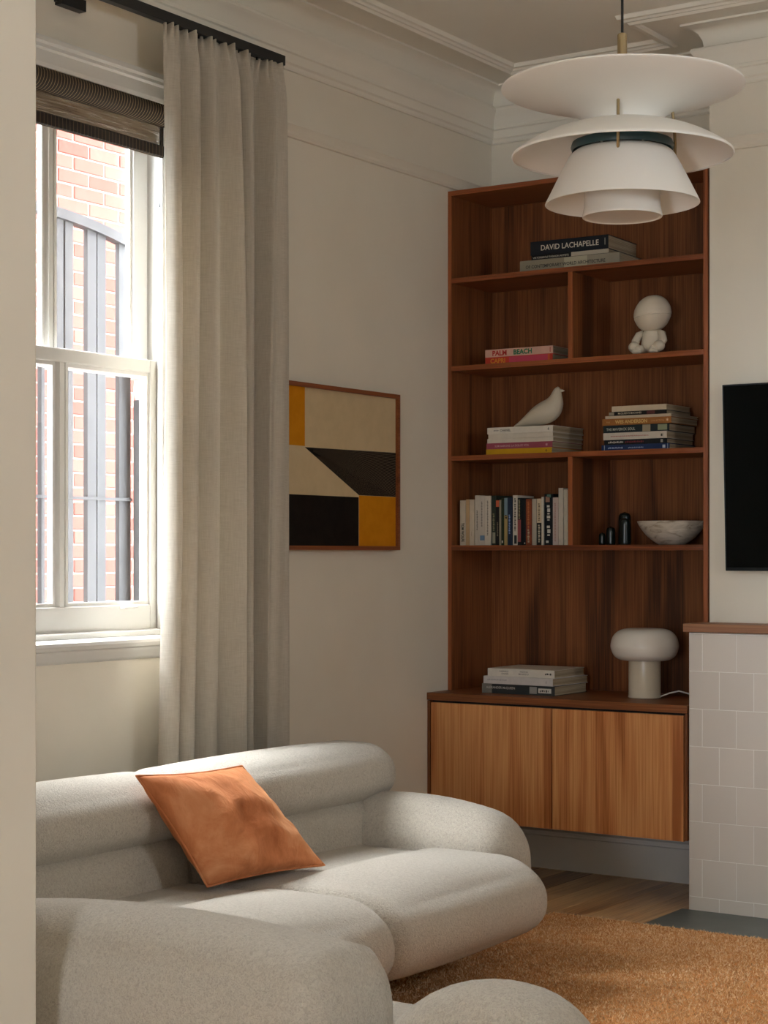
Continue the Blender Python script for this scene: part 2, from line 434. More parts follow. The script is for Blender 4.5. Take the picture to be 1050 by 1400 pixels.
# floor with separate boards running away from the camera
fl = tag(obj('floor', box(0, XR, -3.2, YB, -0.2, -0.022), plain('subfloor', (60, 46, 34), 0.9)), 'brown timber board floor', kind='structure')
bw = 0.128
board_meshes = {}
for L in (1.3, 1.7, 2.1):
    board_meshes[L] = box(0, bw - .0016, 0, L - .0016, -0.022, 0).mesh('floor_board', False, 0.0012, 1)
    board_meshes[L].materials.append(M['board'])
nb = 0
for i in range(int(XR / bw) + 1):
    x = i * bw
    if x + bw > XR: break
    y = 6.84
    y -= random.choice((0.0, 0.0, 0.0))
    first = True
    while y > 0.6 and nb < 298:
        L = random.choice((1.3, 1.7, 2.1))
        if first: L = (1.3, 2.1, 1.7)[i % 3]; first = False
        o = obj('floor_board', board_meshes[L], None, fl, world_mesh=False)
        o.location = (x, y - L, 0); y -= L; nb += 1
rest = MB()
for i in range(int(XR / bw)): rest.box(i * bw, i * bw + bw - .0016, -3.19, 0.6 if True else 0, -0.022, -0.001)
tag(obj('floor_board', rest, 'board', fl), kind='stuff')

# cornice: profile (projection, height) mitred round the room
def sweep(profile, path):
    """path: plan points, room on the right-hand side of travel"""
    n = len(path); vs = []; fs = []
    for i, p in enumerate(path):
        p = Vector(p)
        d0 = (p - Vector(path[i - 1])).normalized() if i > 0 else None
        d1 = (Vector(path[i + 1]) - p).normalized() if i < n - 1 else None
        if d0 is None: d0 = d1
        if d1 is None: d1 = d0
        n0 = Vector((d0.y, -d0.x)); n1 = Vector((d1.y, -d1.x))
        m = (n0 + n1); m = m / max(m.dot(n0), 1e-6)
        for (q, z) in profile: vs.append((p.x + m.x * q, p.y + m.y * q, z))
    k = len(profile)
    for i in range(n - 1):
        for j in range(k - 1):
            fs.append((i * k + j, (i + 1) * k + j, (i + 1) * k + j + 1, i * k + j + 1))
    return MB().add(vs, fs)
corn = [(0, 3.140), (.010, 3.140), (.014, 3.146), (.014, 3.158), (.022, 3.164), (.022, 3.196), (.030, 3.200), (.030, 3.208), (.027, 3.214),
        (.030, 3.240), (.040, 3.258), (.050, 3.268), (.056, 3.278), (.056, 3.286), (.050, 3.292), (.020, 3.293), (.017, 3.305), (.020, 3.325), (.032, 3.350), (.052, 3.366), (.075, 3.373),
        (.085, 3.374), (.085, 3.382), (.205, 3.382), (.205, 3.374), (.214, 3.368), (.228, 3.368), (.236, 3.376), (.246, 3.376), (.252, 3.383), (.264, 3.385), (.270, 3.400)]
path = [(0, 2.60), (0, YB), (XB0, YB), (XB0, YC), (XB1, YC), (XB1, YB), (XR, YB)]
c = sweep(corn, path)
me = auto_smooth(c.mesh('trim_1', recalc=False), 28)
tag(obj('trim_1', me, 'cornice'), 'moulded plaster cornice running round the ceiling', kind='structure')
rail = [(0, 2.893), (.010, 2.895), (.014, 2.904), (.012, 2.915), (.018, 2.930), (.024, 2.938), (.022, 2.946), (0, 2.950)]
me = auto_smooth(sweep(rail, [(0, 2.60), (0, 3.55)]).mesh('trim_2', recalc=False), 30)
tag(obj('trim_2', me, 'wall'), 'thin picture rail on the window wall before the window', kind='structure')
me = auto_smooth(sweep(rail, [(0, 4.96), (0, YB), (XB0, YB), (XB0, YC), (XB1, YC)]).mesh('trim_3', recalc=False), 30)
tag(obj('trim_3', me, 'wall'), 'thin picture rail above the framed print and the bookcase', kind='structure')
sk = [(0.022, 0), (.022, .138), (.015, .141), (.015, .150), (.019, .153), (.019, .160), (.010, .166), (.006, .176), (0, .178)]
me = auto_smooth(sweep(sk, [(0, 2.60), (0, YB), (XB0, YB)]).mesh('baseboard_back', recalc=False), 30)
tag(obj('baseboard_back', me, 'skirting'), 'tall white skirting board under the floating cabinet', kind='structure')

# ------------------------------------------------------------------ sash window
t = thing('window_1', (-.1, 4.26, 1.0), 'white painted sash window with glazing bars above the sofa', kind='structure')
f = MB()   # box frame and linings
f.box(-.168, -.02, 4.735, WY1, WZ0, WZ1); f.box(-.168, -.02, WY0, 3.785, WZ0, WZ1); f.box(-.168, -.02, 3.785, 4.735, WZ1 - .06, WZ1); f.box(-.165, -.126, 3.785, 4.735, 1.076, 1.094)
f.box(-.07, -.045, 4.715, 4.735, WZ0 + .03, WZ1 - .06); f.box(-.07, -.045, 3.785, 3.805, WZ0 + .03, WZ1 - .06)
obj('window_frame', f.mesh('window_frame', False, 0.003), 'trim', t)
def sash(name, xa, xb, ylo, yhi, zlo, zhi, stile, top, bot, bar):
    s = MB(); yc = (ylo + yhi) / 2
    s.box(xa, xb, ylo, ylo + stile, zlo, zhi); s.box(xa, xb, yhi - stile, yhi, zlo, zhi)
    s.box(xa, xb, ylo + stile, yhi - stile, zhi - top, zhi); s.box(xa, xb, ylo + stile, yhi - stile, zlo, zlo + bot)
    o = obj(name, s.mesh(name, False, 0.004), 'trim', t)
    def child(nm, mb, mat, bev=0):
        c = obj(nm, mb.mesh(nm, False, bev), mat); c.parent = o; return c
    xm = (xa + xb) / 2
    b = MB().prism([(xa + .004, yc - bar / 2 + .006), (xa + .004, yc + bar / 2 - .006), (xm - .004, yc + bar / 2), (xb - .012, yc + bar / 2), (xb - .003, yc + bar / 4), (xb, yc + bar / 4 - .002), (xb, yc - bar / 4 + .002), (xb - .003, yc - bar / 4), (xb - .012, yc - bar / 2), (xm - .004, yc - bar / 2)], 'z', zlo + bot, zhi - top)
    child('glazing_bar', b, 'trim')
    for (a, c) in ((ylo + stile, yc - bar / 2), (yc + bar / 2, yhi - stile)):
        child('pane', box(xm - .010, xm - .006, a, c, zlo + bot, zhi - top), 'glass')
        g = MB()   # ovolo glazing bead round each pane
        q = .012
        g.box(xm - .006, xb - .008, a, a + q, zlo + bot, zhi - top); g.box(xm - .006, xb - .008, c - q, c, zlo + bot, zhi - top)
        g.box(xm - .006, xb - .008, a + q, c - q, zlo + bot, zlo + bot + q); g.box(xm - .006, xb - .008, a + q, c - q, zhi - top - q, zhi - top)
        child('glazing_bead', g, 'trim')
    return o, child
up, _ = sash('upper_sash', -.164, -.124, 3.79, 4.73, 1.955, 2.84, .072, .055, .045, .045)
lo, ch = sash('lower_sash', -.122, -.075, 3.79, 4.73, 1.078, 2.012, .042, .045, .100, .048)
ch('sash_lift', MB().prism([(-.075, 1.165), (-.055, 1.168), (-.050, 1.173), (-.055, 1.176), (-.075, 1.176)], 'y', 4.535, 4.60), 'trim')
ct = MB().tube([(-.06, 4.722, 2.72), (-.055, 4.716, 2.55), (-.055, 4.714, 2.535)], .0025, 6); obj('sash_cord', ct, 'cord', t)
a = MB()   # architrave
def arch_prof(o): return [(0.0, o), (.018, o), (.020, o + .012), (.020, o + .050), (.028, o + .056), (.028, o + .066), (.034, o + .074), (.034, o + .090), (0, o + .094)]
hd = MB().prism([(x, z) for x, z in [(p[0], WZ1 - .034 + p[1]) for p in arch_prof(0)]], 'y', WY0 - .09, WY1 + .09)
# prism along y takes (x, z)
obj('architrave', hd.mesh('architrave'), 'trim', t)
for y0, sg in ((WY1, 1), (WY0, -1)):
    obj('architrave', MB().prism([(p[0], y0 + sg * (p[1] - .03)) for p in arch_prof(0)], 'z', 0.95, WZ1 - .034).mesh('architrave'), 'trim', t)
si = MB().prism([(-.26, 1.060), (-.20, 1.074), (.030, 1.074), (.036, 1.073), (.046, 1.068), (.050, 1.058), (.046, 1.046), (.036, 1.041), (.0, 1.041), (-.26, 1.041)], 'y', WY0 - .12, WY1 + .12)
obj('stop_bead', MB().prism([(-.072, 1.0745), (-.072, 1.094), (-.052, 1.094), (-.047, 1.090), (-.047, 1.0745)], 'y', 3.785, 4.735).mesh('stop_bead'), 'trim', t)
obj('window_sill', auto_smooth(si.mesh('window_sill'), 35), 'trim', t)
ap = MB().prism([(0, 1.041), (.034, 1.041), (.032, 1.030), (.024, 1.022), (.022, 1.012), (.014, 1.004), (0, 1.000)], 'y', WY0 - .10, WY1 + .10)
obj('apron_moulding', auto_smooth(ap.mesh('apron_moulding'), 35), 'trim', t)

# ------------------------------------------------------------------ outside: brick wall, gate, paving
XW = -2.7
bwall = thing('brick_wall', (XW - .1, 7.3, -.3), 'sunlit red brick wall seen through the window', 'wall')
obj('mortar_bed', box(XW - .22, XW - .005, 3.0, 9.6, -.3, 3.95), 'mortar', bwall)
bl, bh, bd = .228, .067, .05
brick_me = box(0, .03, 0, bl, 0, bh).mesh('brick', False, 0.004, 1); brick_me.materials.append(M['brick'])
half_me = box(0, .03, 0, .109, 0, bh).mesh('brick_half', False, 0.004, 1); half_me.materials.append(M['brick'])
cells = []
for r in range(55):
    z = -.28 + r * .0765
    y = 3.02 - (0.119 if r % 2 else 0)
    while y < 9.5:
        cells.append((y, z, r)); y += .2385
def far(c):
    return max(abs(c[0] + .11 - 7.15) / 0.62, abs(c[1] - 2.35) / 1.5)
cells.sort(key=far)
for (y, z, r) in cells[:300]:
    o = obj('brick', brick_me, None, bwall, world_mesh=False)
    o.location = Vector((XW - .03 + random.uniform(-.002, .003), y, z)) - bwall.location
restb = MB()
for (y, z, r) in cells[300:]: restb.box(XW - .03, XW, y, y + bl, z, z + bh)
tag(obj('brick', restb, 'brick', bwall), kind='stuff')
tag(obj('added_end_block', box(-7, -.25, 9.75, 10.0, -.3, 8.0), 'mortar'), 'unseen wall added across the yard end to shade the bricks', 'light blocker')  # added out of view to dim the yard bricks from the end
tag(obj('yard_paving', box(-7, -.30, -4, 11, -.5, -.3), 'ground'), 'pale paving of the side yard outside', kind='structure')

gate = thing('side_gate', (-1.6, 5.6, -.3), 'grey arched paling gate outside the window', 'gate')
def gz(y): return 2.880 - .17 * (y - 5.6) ** 2
for (a, b) in ((4.91, 4.985), (5.075, 5.125), (5.135, 5.195), (5.285, 5.335), (5.345, 5.405), (5.50, 5.55), (5.56, 5.62), (5.715, 5.735), (5.795, 5.85), (5.862, 5.912), (6.004, 6.062), (6.068, 6.125), (6.213, 6.292)):
    obj('paling', box(-1.625, -1.60, a, b, -.28, gz((a + b) / 2) - .02), 'gate', gate)
rl = MB(); ys = [4.90 + i * (6.30 - 4.90) / 28 for i in range(29)]
for i in range(28):
    y0, y1 = ys[i], ys[i + 1]
    rl.add([(-1.63, y0, gz(y0) - .045), (-1.58, y0, gz(y0) - .045), (-1.58, y1, gz(y1) - .045), (-1.63, y1, gz(y1) - .045),
            (-1.63, y0, gz(y0)), (-1.58, y0, gz(y0)), (-1.58, y1, gz(y1)), (-1.63, y1, gz(y1))],
           [(0, 3, 2, 1), (4, 5, 6, 7), (1, 2, 6, 5), (3, 0, 4, 7)] + ([(0, 1, 5, 4)] if i == 0 else []) + ([(2, 3, 7, 6)] if i == 27 else []))
obj('arched_rail', rl, 'gate', gate)
obj('thin_rail', box(-1.60, -1.588, 4.92, 6.29, 1.592, 1.606), 'gate', gate)
pp = thing('gate_post', (-1.55, 6.36, -.3), 'grey gate post with a white corbel at its head', 'post')
obj('post', box(-1.60, -1.54, 6.31, 6.37, -.3, 2.06), 'gate', pp)
obj('corbel', MB().prism([(6.30, 2.22), (6.30, 2.16), (6.315, 2.15), (6.31, 2.10), (6.33, 2.055), (6.36, 2.05), (6.42, 2.05), (6.42, 2.22)], 'x', -1.60, -1.52).mesh('corbel'), 'trim', pp)

# ------------------------------------------------------------------ blind, curtain track, curtain
t = thing('roman_blind', (-.03, 4.26, 2.68), 'dark striped woven blind rolled up at the window head', 'blind')
pts = []; nseg = 60
prof = []
for i in range(33):
    a = math.radians(95 - i * 360 / 32)
    prof.append((-.032 + .047 * math.cos(a), 2.846 + .042 * math.sin(a)))
obj('fabric_roll', auto_smooth(MB().prism(prof[:-1], 'y', 3.80, 4.712).mesh('fabric_roll'), 50), 'blind_roll', t)
g = MB()
for (x, z0, z1) in ((-.040, 2.70, 2.835),):
    vs = []; fs = []
    for i in range(31):
        y = 3.80 + (4.706 - 3.80) * i / 30
        wv = .0025 * math.sin(y * 9)
        for k in range(5):
            z = z0 + (z1 - z0) * k / 4
            vs.append((x + wv * (1 - k / 4), y, z)); 
        for k in range(5):
            z = z0 + (z1 - z0) * (4 - k) / 4
            vs.append((x - .002 + wv * (k / 4), y, z))
    for i in range(30):
        for k in range(10):
            q = (k + 1) % 10
            fs.append((i * 10 + k, i * 10 + q, (i + 1) * 10 + q, (i + 1) * 10 + k))
    g.add(vs, fs)
obj('sheer_panel', g.mesh('sheer_panel'), 'sheer', t)
obj('hem_bar', MB().prism([(-.030, 2.704), (-.030, 2.738), (-.036, 2.742), (-.050, 2.742), (-.052, 2.736), (-.052, 2.706), (-.048, 2.702), (-.034, 2.702)], 'y', 3.80, 4.706).mesh('hem_bar'), 'blind_hem', t)
obj('side_binding', box(-.044, -.034, 4.697, 4.708, 2.70, 2.83), 'blind_hem', t)

t = thing('curtain_track', (.13, 4.5, 3.09), 'black metal curtain track fixed above the window', 'curtain track')
obj('track', box(.115, .145, 3.25, 5.162, 3.090, 3.125).mesh('track', False, .002), 'black', t)
for y in (4.18, 5.06):
    b = MB(); b.box(0, .012, y - .035, y + .035, 3.085, 3.135); b.box(.012, .115, y - .014, y + .014, 3.118, 3.128)
    obj('bracket', b, 'black', t)
obj('bracket', MB().box(.0, .03, 4.15, 4.26, 3.076, 3.112), 'black', t)

def curtain():
    # ridge positions along the width at the heading and at mid height; x is how far the cloth stands off the wall
    top = [0.0, .06, .13, .20, .28, .34, .42, .50, .56, .64, .72, .78, .86, .93, 1.0]
    low = [0.0, .05, .11, .16, .26, .33, .44, .545, .585, .645, .685, .735, .80, .955, 1.0]
    amp = [.0, .03, -.012, .034, -.02, .03, .0, .05, -.04, .035, -.045, -.03, .03, .036, -.02]
    nu, nv = 300, 70
    vs = []
    for j in range(nv + 1):
        v = j / nv                                   # 0 top .. 1 bottom
        z = 3.088 - v * (3.088 - .02)
        k = min(1.0, v / .45); k = k * k * (3 - 2 * k)
        pos = [a * (1 - k) + b * k for a, b in zip(top, low)]
        ya = 4.520 + .012 * math.sin(v * 5) - .035 * max(0, v - .55); yb = 5.166 + .010 * math.sin(v * 4 + 1)
        for i in range(nu + 1):
            s = i / nu
            q = 0
            while q < len(pos) - 2 and s > pos[q + 1]: q += 1
            f = (s - pos[q]) / (pos[q + 1] - pos[q])
            w_ = .5 - .5 * math.cos(PI * f)
            a = amp[q] * (1 - w_) + amp[q + 1] * w_
            x = .125 + a * (1.15 + .45 * v)
            lean = .010 * math.sin(PI * f) * (1 if q % 2 else -1) * (0.4 + v)
            # gathered heading tape
            h = math.exp(-(v / .022) ** 2)
            pin = math.sin(s * 2 * PI * 27 + 1.4 * math.sin(s * 23)) * (.55 + .45 * math.sin(s * 2 * PI * 6.5))
            x = x * (1 - .55 * h) + .55 * h * .13 + pin * .011 * math.exp(-(v / .016) ** 2)
            x += .003 * math.sin(s * 61 + v * 7) * (1 - h)
            vs.append((x, ya + (yb - ya) * s + lean, z + .006 * h * pin))
    fs = []
    for j in range(nv):
        for i in range(nu):
            a = j * (nu + 1) + i
            fs.append((a, a + 1, a + nu + 2, a + nu + 1))
    return MB().add(vs, fs)
t = thing('curtain', (.125, 4.85, 0), 'floor-length oatmeal linen curtain drawn back beside the window', 'curtain')
cu = obj('fabric', curtain().mesh('fabric', True, recalc=False), 'curtain', t)
so = cu.modifiers.new('thickness', 'SOLIDIFY'); so.thickness = .0025
for i in range(12):
    y = 4.54 + i * .053
    obj('glider_hook', box(.126, .132, y - .003, y + .003, 3.080, 3.0898), 'black', t)

# ------------------------------------------------------------------ framed print
t = thing('framed_print', (0, 5.57, 1.364), 'geometric print in ochre, cream and black with a thin wooden frame', 'picture')
PY0, PY1, PZ0, PZ1 = 5.05, 6.075, 1.364, 1.988
obj('frame', MB().box(.002, .034, PY0, PY1, PZ1 - .016, PZ1).box(.002, .034, PY0, PY1, PZ0, PZ0 + .016)
    .box(.002, .034, PY0, PY0 + .014, PZ0 + .016, PZ1 - .016).box(.002, .034, PY1 - .014, PY1, PZ0 + .016, PZ1 - .016), 'frame_wood', t)
M['art_cream'] = noisy('art_cream', (206, 184, 146), (212, 190, 152), 20, .9, spec=.1)
M['art_ochre'] = noisy('art_ochre', (204, 130, 18), (212, 138, 24), 20, .9, spec=.1)
M['art_black'] = noisy('art_black', (30, 25, 22), (36, 30, 26), 20, .9, spec=.1)
sheet = obj('art_sheet', box(.006, .020, PY0 + .014, PY1 - .014, PZ0 + .016, PZ1 - .016), 'art_cream', t)
def ink(nm, poly, mat, x=.0202):
    m = MB().prism(poly, 'x', x, x + .0004)
    o = obj(nm, m.mesh(nm), mat); o.parent = sheet; o.matrix_parent_inverse = Matrix.Translation(-base_of(t)) @ Matrix.Translation(base_of(t))
    return o
zi0, zi1, yi0, yi1 = PZ0 + .016, PZ1 - .016, PY0 + .014, PY1 - .014
ink('ochre_block', [(yi0, 1.752), (5.447, 1.752), (5.447, zi1), (yi0, zi1)], 'art_ochre')
ink('black_block', [(yi0, zi0), (5.800, zi0), (5.800, 1.570), (yi0, 1.570)], 'art_black')
ink('ochre_block', [(5.803, zi0), (yi1, zi0), (yi1, 1.577), (5.803, 1.577)], 'art_ochre')
ink('black_fan', [(5.447, 1.748), (5.803, 1.578), (yi1, 1.578), (yi1, 1.755)], 'art_black')
fan = MB()
for i in range(26):
    zt = 1.578 + (1.755 - 1.578) * (i + .5) / 26
    fan.prism([(5.50, 1.748 + (zt - 1.748) * (5.50 - 5.447) / (yi1 - 5.447)), (yi1, zt - .0006), (yi1, zt + .0006)], 'x', .0206, .0209)
for i in range(22):
    yt = 5.803 + (yi1 - 5.803) * (i + .5) / 22
    k = .18
    fan.prism([(5.447 + (yt - 5.447) * k, 1.748 + (1.578 - 1.748) * k), (yt - .0007, 1.578), (yt + .0007, 1.578)], 'x', .0206, .0209)
o = obj('fan_lines', fan.mesh('fan_lines'), plain('art_line', (132, 116, 92), .9)); o.parent = sheet; tag(o, kind='stuff')

# ------------------------------------------------------------------ bookcase
BF, BK = 6.490, 6.840
ZT = .775
t = thing('bookcase', (.59, 6.67, ZT), 'tall built-in walnut bookcase in the alcove, holding books and ornaments', 'bookcase')
e = .006
def lipped(nm, bx, mat, lip, lmat):
    o = obj(nm, box(*bx), mat, t)
    l = obj('lipping', box(*lip).mesh('lipping', False, .001), lmat); l.parent = o
    return o
lipped('side_panel', (.001, .018, BF + e, BK, ZT, 2.878), 'walnut_v_shaded', (.001, .018, BF, BF + e, ZT, 2.878), 'walnut_edge')
lipped('side_panel', (1.161, 1.180, BF + e, BK, ZT, 2.878), 'walnut_v_shaded', (1.161, 1.180, BF, BF + e, ZT, 2.878), 'walnut_edge')
obj('back_panel', box(.018, 1.161, BK - .012, BK, ZT, 2.878), 'walnut_v_shaded', t)
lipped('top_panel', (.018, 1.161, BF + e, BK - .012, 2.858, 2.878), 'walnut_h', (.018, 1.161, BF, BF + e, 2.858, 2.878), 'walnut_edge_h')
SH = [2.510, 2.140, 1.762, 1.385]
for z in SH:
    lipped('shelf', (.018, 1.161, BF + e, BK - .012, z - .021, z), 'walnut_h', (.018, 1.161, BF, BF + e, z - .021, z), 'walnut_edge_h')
for (z0, z1) in ((SH[1], SH[0] - .021), (SH[3], SH[2] - .021)):
    lipped('divider', (.572, .592, BF + e, BK - .012, z0, z1), 'walnut_v_shaded', (.572, .592, BF, BF + e, z0, z1), 'walnut_edge')

# ------------------------------------------------------------------ floating cabinet
CF = 6.326
CX1 = 1.168
t = thing('floating_cabinet', (.59, 6.6, .25), 'wall-hung walnut cabinet with two plain doors under the bookcase', 'cabinet')
b = MB(); b.box(.001, .014, CF + .003, BK, .262, .742); b.box(1.157, CX1, CF + .003, BK, .262, .742); b.box(.014, 1.157, CF + .03, BK, .262, .280); b.box(.014, 1.157, BK - .01, BK, .28, .742); b.box(.014, 1.157, CF + .03, CF + .05, .722, .742)
obj('carcass', b, 'walnut_v_shaded', t)
obj('gap_shade_sheet', box(.016, 1.155, CF + .021, CF + .028, .282, .744), 'underside', t)  # black sheet that puts the shade of the door gaps into colour
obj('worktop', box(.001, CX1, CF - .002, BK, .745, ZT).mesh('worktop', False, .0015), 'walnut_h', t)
obj('door', box(.020, .5845, CF, CF + .02, .258, .736).mesh('door', False, .001), 'walnut_door_lit', t)
obj('door', box(.5895, 1.152, CF, CF + .02, .258, .736).mesh('door', False, .001), 'walnut_door_lit', t)

# ------------------------------------------------------------------ tiled fireplace surround, mantel, hearth
TF = 6.322
t = thing('fireplace_surround', (2.06, 6.41, 0), 'pale square-tiled fireplace surround below the television', 'fireplace')
obj('core', box(1.178, XB1, TF + .0010, YC, 0, 1.052), 'grout', t)
tw, th = .137, .1417
def tile_mesh(w_, h_):
    m = box(0, w_ - .0026, 0, .008, 0, h_ - .0026).mesh('tile', False, .0005, 1); m.materials.append(M['tile']); return m
cache = {}
for r in range(-1, 7):
    z0 = .057 + r * th; z1 = z0 + th
    z0 = max(z0, 0.0); z1 = min(z1, 1.052)
    x = 1.178 + (.122 - tw if r % 2 else .0535 - tw)
    while x < XB1:
        a = max(x, 1.178); b_ = min(x + tw, XB1)
        if b_ - a > .02:
            key = (round(b_ - a, 4), round(z1 - z0, 4))
            if key not in cache: cache[key] = tile_mesh(*key)
            o = obj('tile', cache[key], None, t, world_mesh=False)
            o.location = Vector((a + .0011, TF + random.uniform(-.0004, .0004), z0 + .0011)) - t.location
        x += tw
tag(obj('mantel_shelf', box(1.160, XB1 + .02, 6.305, YC, 1.055, 1.086).mesh('mantel_shelf', False, .0015), 'mantel'), 'wooden mantel shelf on top of the pale tiles', 'shelf')
tag(obj('hearth_slab', box(1.148, XB1, 5.55, TF, 0.0005, .006).mesh('hearth_slab', False, .001), 'slate'), 'dark grey slate hearth in front of the tiles', 'hearth')

# ------------------------------------------------------------------ television
t = thing('television', (1.89, 6.43, 1.285), 'flat black television on the chimney breast', 'television')
TX0, TX1 = 1.272, 2.50
def tvp(z): return 6.445 - .032 * (z - 1.285) / .705
tm = MB().prism([(tvp(1.285), 1.285), (tvp(1.99), 1.99), (tvp(1.99) + .028, 1.99), (tvp(1.285) + .028, 1.285)], 'x', TX0, TX1)
obj('bezel', tm.mesh('bezel', False, .002), 'bezel', t)
sm = MB().prism([(tvp(1.298) - .0012, 1.298), (tvp(1.984) - .0012, 1.984), (tvp(1.984), 1.984), (tvp(1.298), 1.298)], 'x', TX0 + .007, TX1 - .007)
obj('screen', sm.mesh('screen'), 'screen', t)
obj('wall_bracket', box(1.7, 2.1, 6.462, YC - .002, 1.45, 1.8), 'black', t)

# ------------------------------------------------------------------ rug
RX0, RX1, RY0, RY1 = .80, 4.20, 2.75, 5.94
t = thing('rug', (2.2, 4.4, .006), 'thick orange shag rug on the timber floor', 'rug')
obj('backing', box(RX0, RX1, RY0, RY1, .0065, .016).mesh('backing', False, .003), 'rug', t)
N = 300000
px = rng.uniform(RX0, RX1, N); py = rng.uniform(RY0, RY1, N)
hgt = rng.uniform(.005, .013, N); ang = rng.uniform(0, 2 * PI, N); ln = rng.uniform(.003, .014, N); wd = rng.uniform(.0022, .0040, N)
la = rng.uniform(0, 2 * PI, N)
v = np.zeros((N, 3, 3))
v[:, 0] = np.stack([px + np.cos(ang) * wd, py + np.sin(ang) * wd, np.full(N, .012)], 1)
v[:, 1] = np.stack([px - np.cos(ang) * wd, py - np.sin(ang) * wd, np.full(N, .012)], 1)
v[:, 2] = np.stack([px + np.cos(la) * ln, py + np.sin(la) * ln, .012 + hgt], 1)
me = bpy.data.meshes.new('pile'); me.vertices.add(N * 3); me.loops.add(N * 3); me.polygons.add(N)
me.vertices.foreach_set('co', v.reshape(-1)); me.loops.foreach_set('vertex_index', np.arange(N * 3, dtype=np.int32))
me.polygons.foreach_set('loop_start', np.arange(0, N * 3, 3, dtype=np.int32)); me.update(calc_edges=True); me.validate()
tag(obj('pile', me, 'pile', t), kind='stuff')

# ------------------------------------------------------------------ sofa
def cushion(x0, x1, y0, y1, z0, z1, r, bulge=(0, 0, 0), n=14, warp=None, smooth=6, keep=None):
    """rounded upholstered block: box with corner radius r = (rx, ry, rz) and swollen faces"""
    if not isinstance(r, (list, tuple)): r = (r, r, r)
    c = ((x0 + x1) / 2, (y0 + y1) / 2, (z0 + z1) / 2); h = ((x1 - x0) / 2, (y1 - y0) / 2, (z1 - z0) / 2)
    bm = bmesh.new(); bmesh.ops.create_cube(bm, size=2.0)
    bmesh.ops.subdivide_edges(bm, edges=bm.edges, cuts=n - 1, use_grid_fill=True)
    vs = []; us = []
    for vt in bm.verts:
        u = [max(-1, min(1, q)) for q in vt.co]
        # denser towards the edges
        u = [math.copysign(1 - (1 - abs(q)) ** 1.35, q) for q in u]
        p = [u[i] * h[i] for i in range(3)]
        core = [max(-(h[i] - r[i]), min(h[i] - r[i], p[i])) for i in range(3)]
        d = [(p[i] - core[i]) / r[i] for i in range(3)]
        L = math.sqrt(sum(q * q for q in d))
        if L > 1e-9:
            mx = max(abs(q) for q in d)
            d = [q / L * mx for q in d]
        q = [core[i] + d[i] * r[i] for i in range(3)]
        for i in range(3):
            j, k = (i + 1) % 3, (i + 2) % 3
            q[i] += math.copysign(bulge[i] * (1 - u[j] ** 2) * (1 - u[k] ** 2) * abs(u[i]), u[i])
        q = [q[i] + c[i] for i in range(3)]
        if warp: q = warp(q, u)
        vs.append(q); us.append(u)
    for vt, q in zip(bm.verts, vs): vt.co = q
    sv = [vt for vt, w_ in zip(bm.verts, us) if keep is None or abs(w_[keep]) < .86]
    for _ in range(smooth): bmesh.ops.smooth_vert(bm, verts=sv, factor=0.5, use_axis_x=True, use_axis_y=True, use_axis_z=True)
    me = bpy.data.meshes.new('cushion'); bm.to_mesh(me); bm.free()
    for p in me.polygons: p.use_smooth = True
    return me

sofa = thing('sofa', (.8, 4.1, 0), 'cream boucle corner sofa with rounded bolsters under the window', 'sofa')
def part(nm, *a, mat='boucle', **k):
    me = cushion(*a, **k); me.name = nm
    return obj(nm, me, mat, sofa)
YS, YE = 4.08, 4.93           # seam between the two seats, inner face of the far arm
YN = 3.29                     # near end of the window-side seats
part('base', .42, .95, YN, 5.10, .09, .22, .03, n=6, mat='underside')
part('base', .60, 1.95, 2.86, 3.16, .09, .22, .03, n=6, mat='underside')
for (x, y) in ((.47, 5.04), (.90, 5.04), (.90, 3.6), (1.88, 3.08), (1.88, 2.92), (.47, 3.4)):
    obj('leg', MB().lathe([(.0, .0262 if x > .8 else .0), (.022, .0262 if x > .8 else .0), (.026, .11), (.0, .11)], (x, y, 0), 16).mesh('leg'), 'black', sofa)
def dome_end(q, u):   # soft crown that falls away towards the ends
    return q
for (ya, yb) in ((YN, YS), (YS, YE)):
    part('seat_pad', .52, .98, ya + .0005, yb - .0005, .17, .392, (.06, .035, .06), bulge=(0, .0, .014), keep=1)
    part('seat_roll', .79, 1.350, ya + .0005, yb - .0005, .158, .408, (.17, .038, .118), bulge=(.014, .004, .024), n=24, keep=1)
for (ya, yb) in ((YN - .2, YS), (YS, 5.02)):
    def tilt(q, u): return [q[0] - .10 * (q[2] - .35), q[1], q[2]]
    part('back_cushion', .36, .64, ya + .002, yb - .002 - (0 if yb < 4.5 else 0.0), .20, .545, (.09, .04, .07), bulge=(.02, 0, 0), warp=tilt, keep=1)
for (ya, yb) in ((YN - .2, YS + .0), (YS + .0, 5.16)):
    part('head_bolster', .292, .652, ya + .0005, yb - .0005, .508, .704, (.13, .060, .092), bulge=(.006, .0, .012), n=22, keep=1)
def arm_warp(q, u):
    s = (q[0] - .40) / .76
    q = list(q); q[2] -= .045 * max(0, (s - .45) / .55) ** 2 * (1 if u[2] > 0 else 0)
    return q
part('arm_bolster', .40, 1.165, YE + .0, 5.20, .15, .535, (.10, .12, .13), bulge=(.010, .01, .018), n=22, warp=arm_warp, smooth=3)
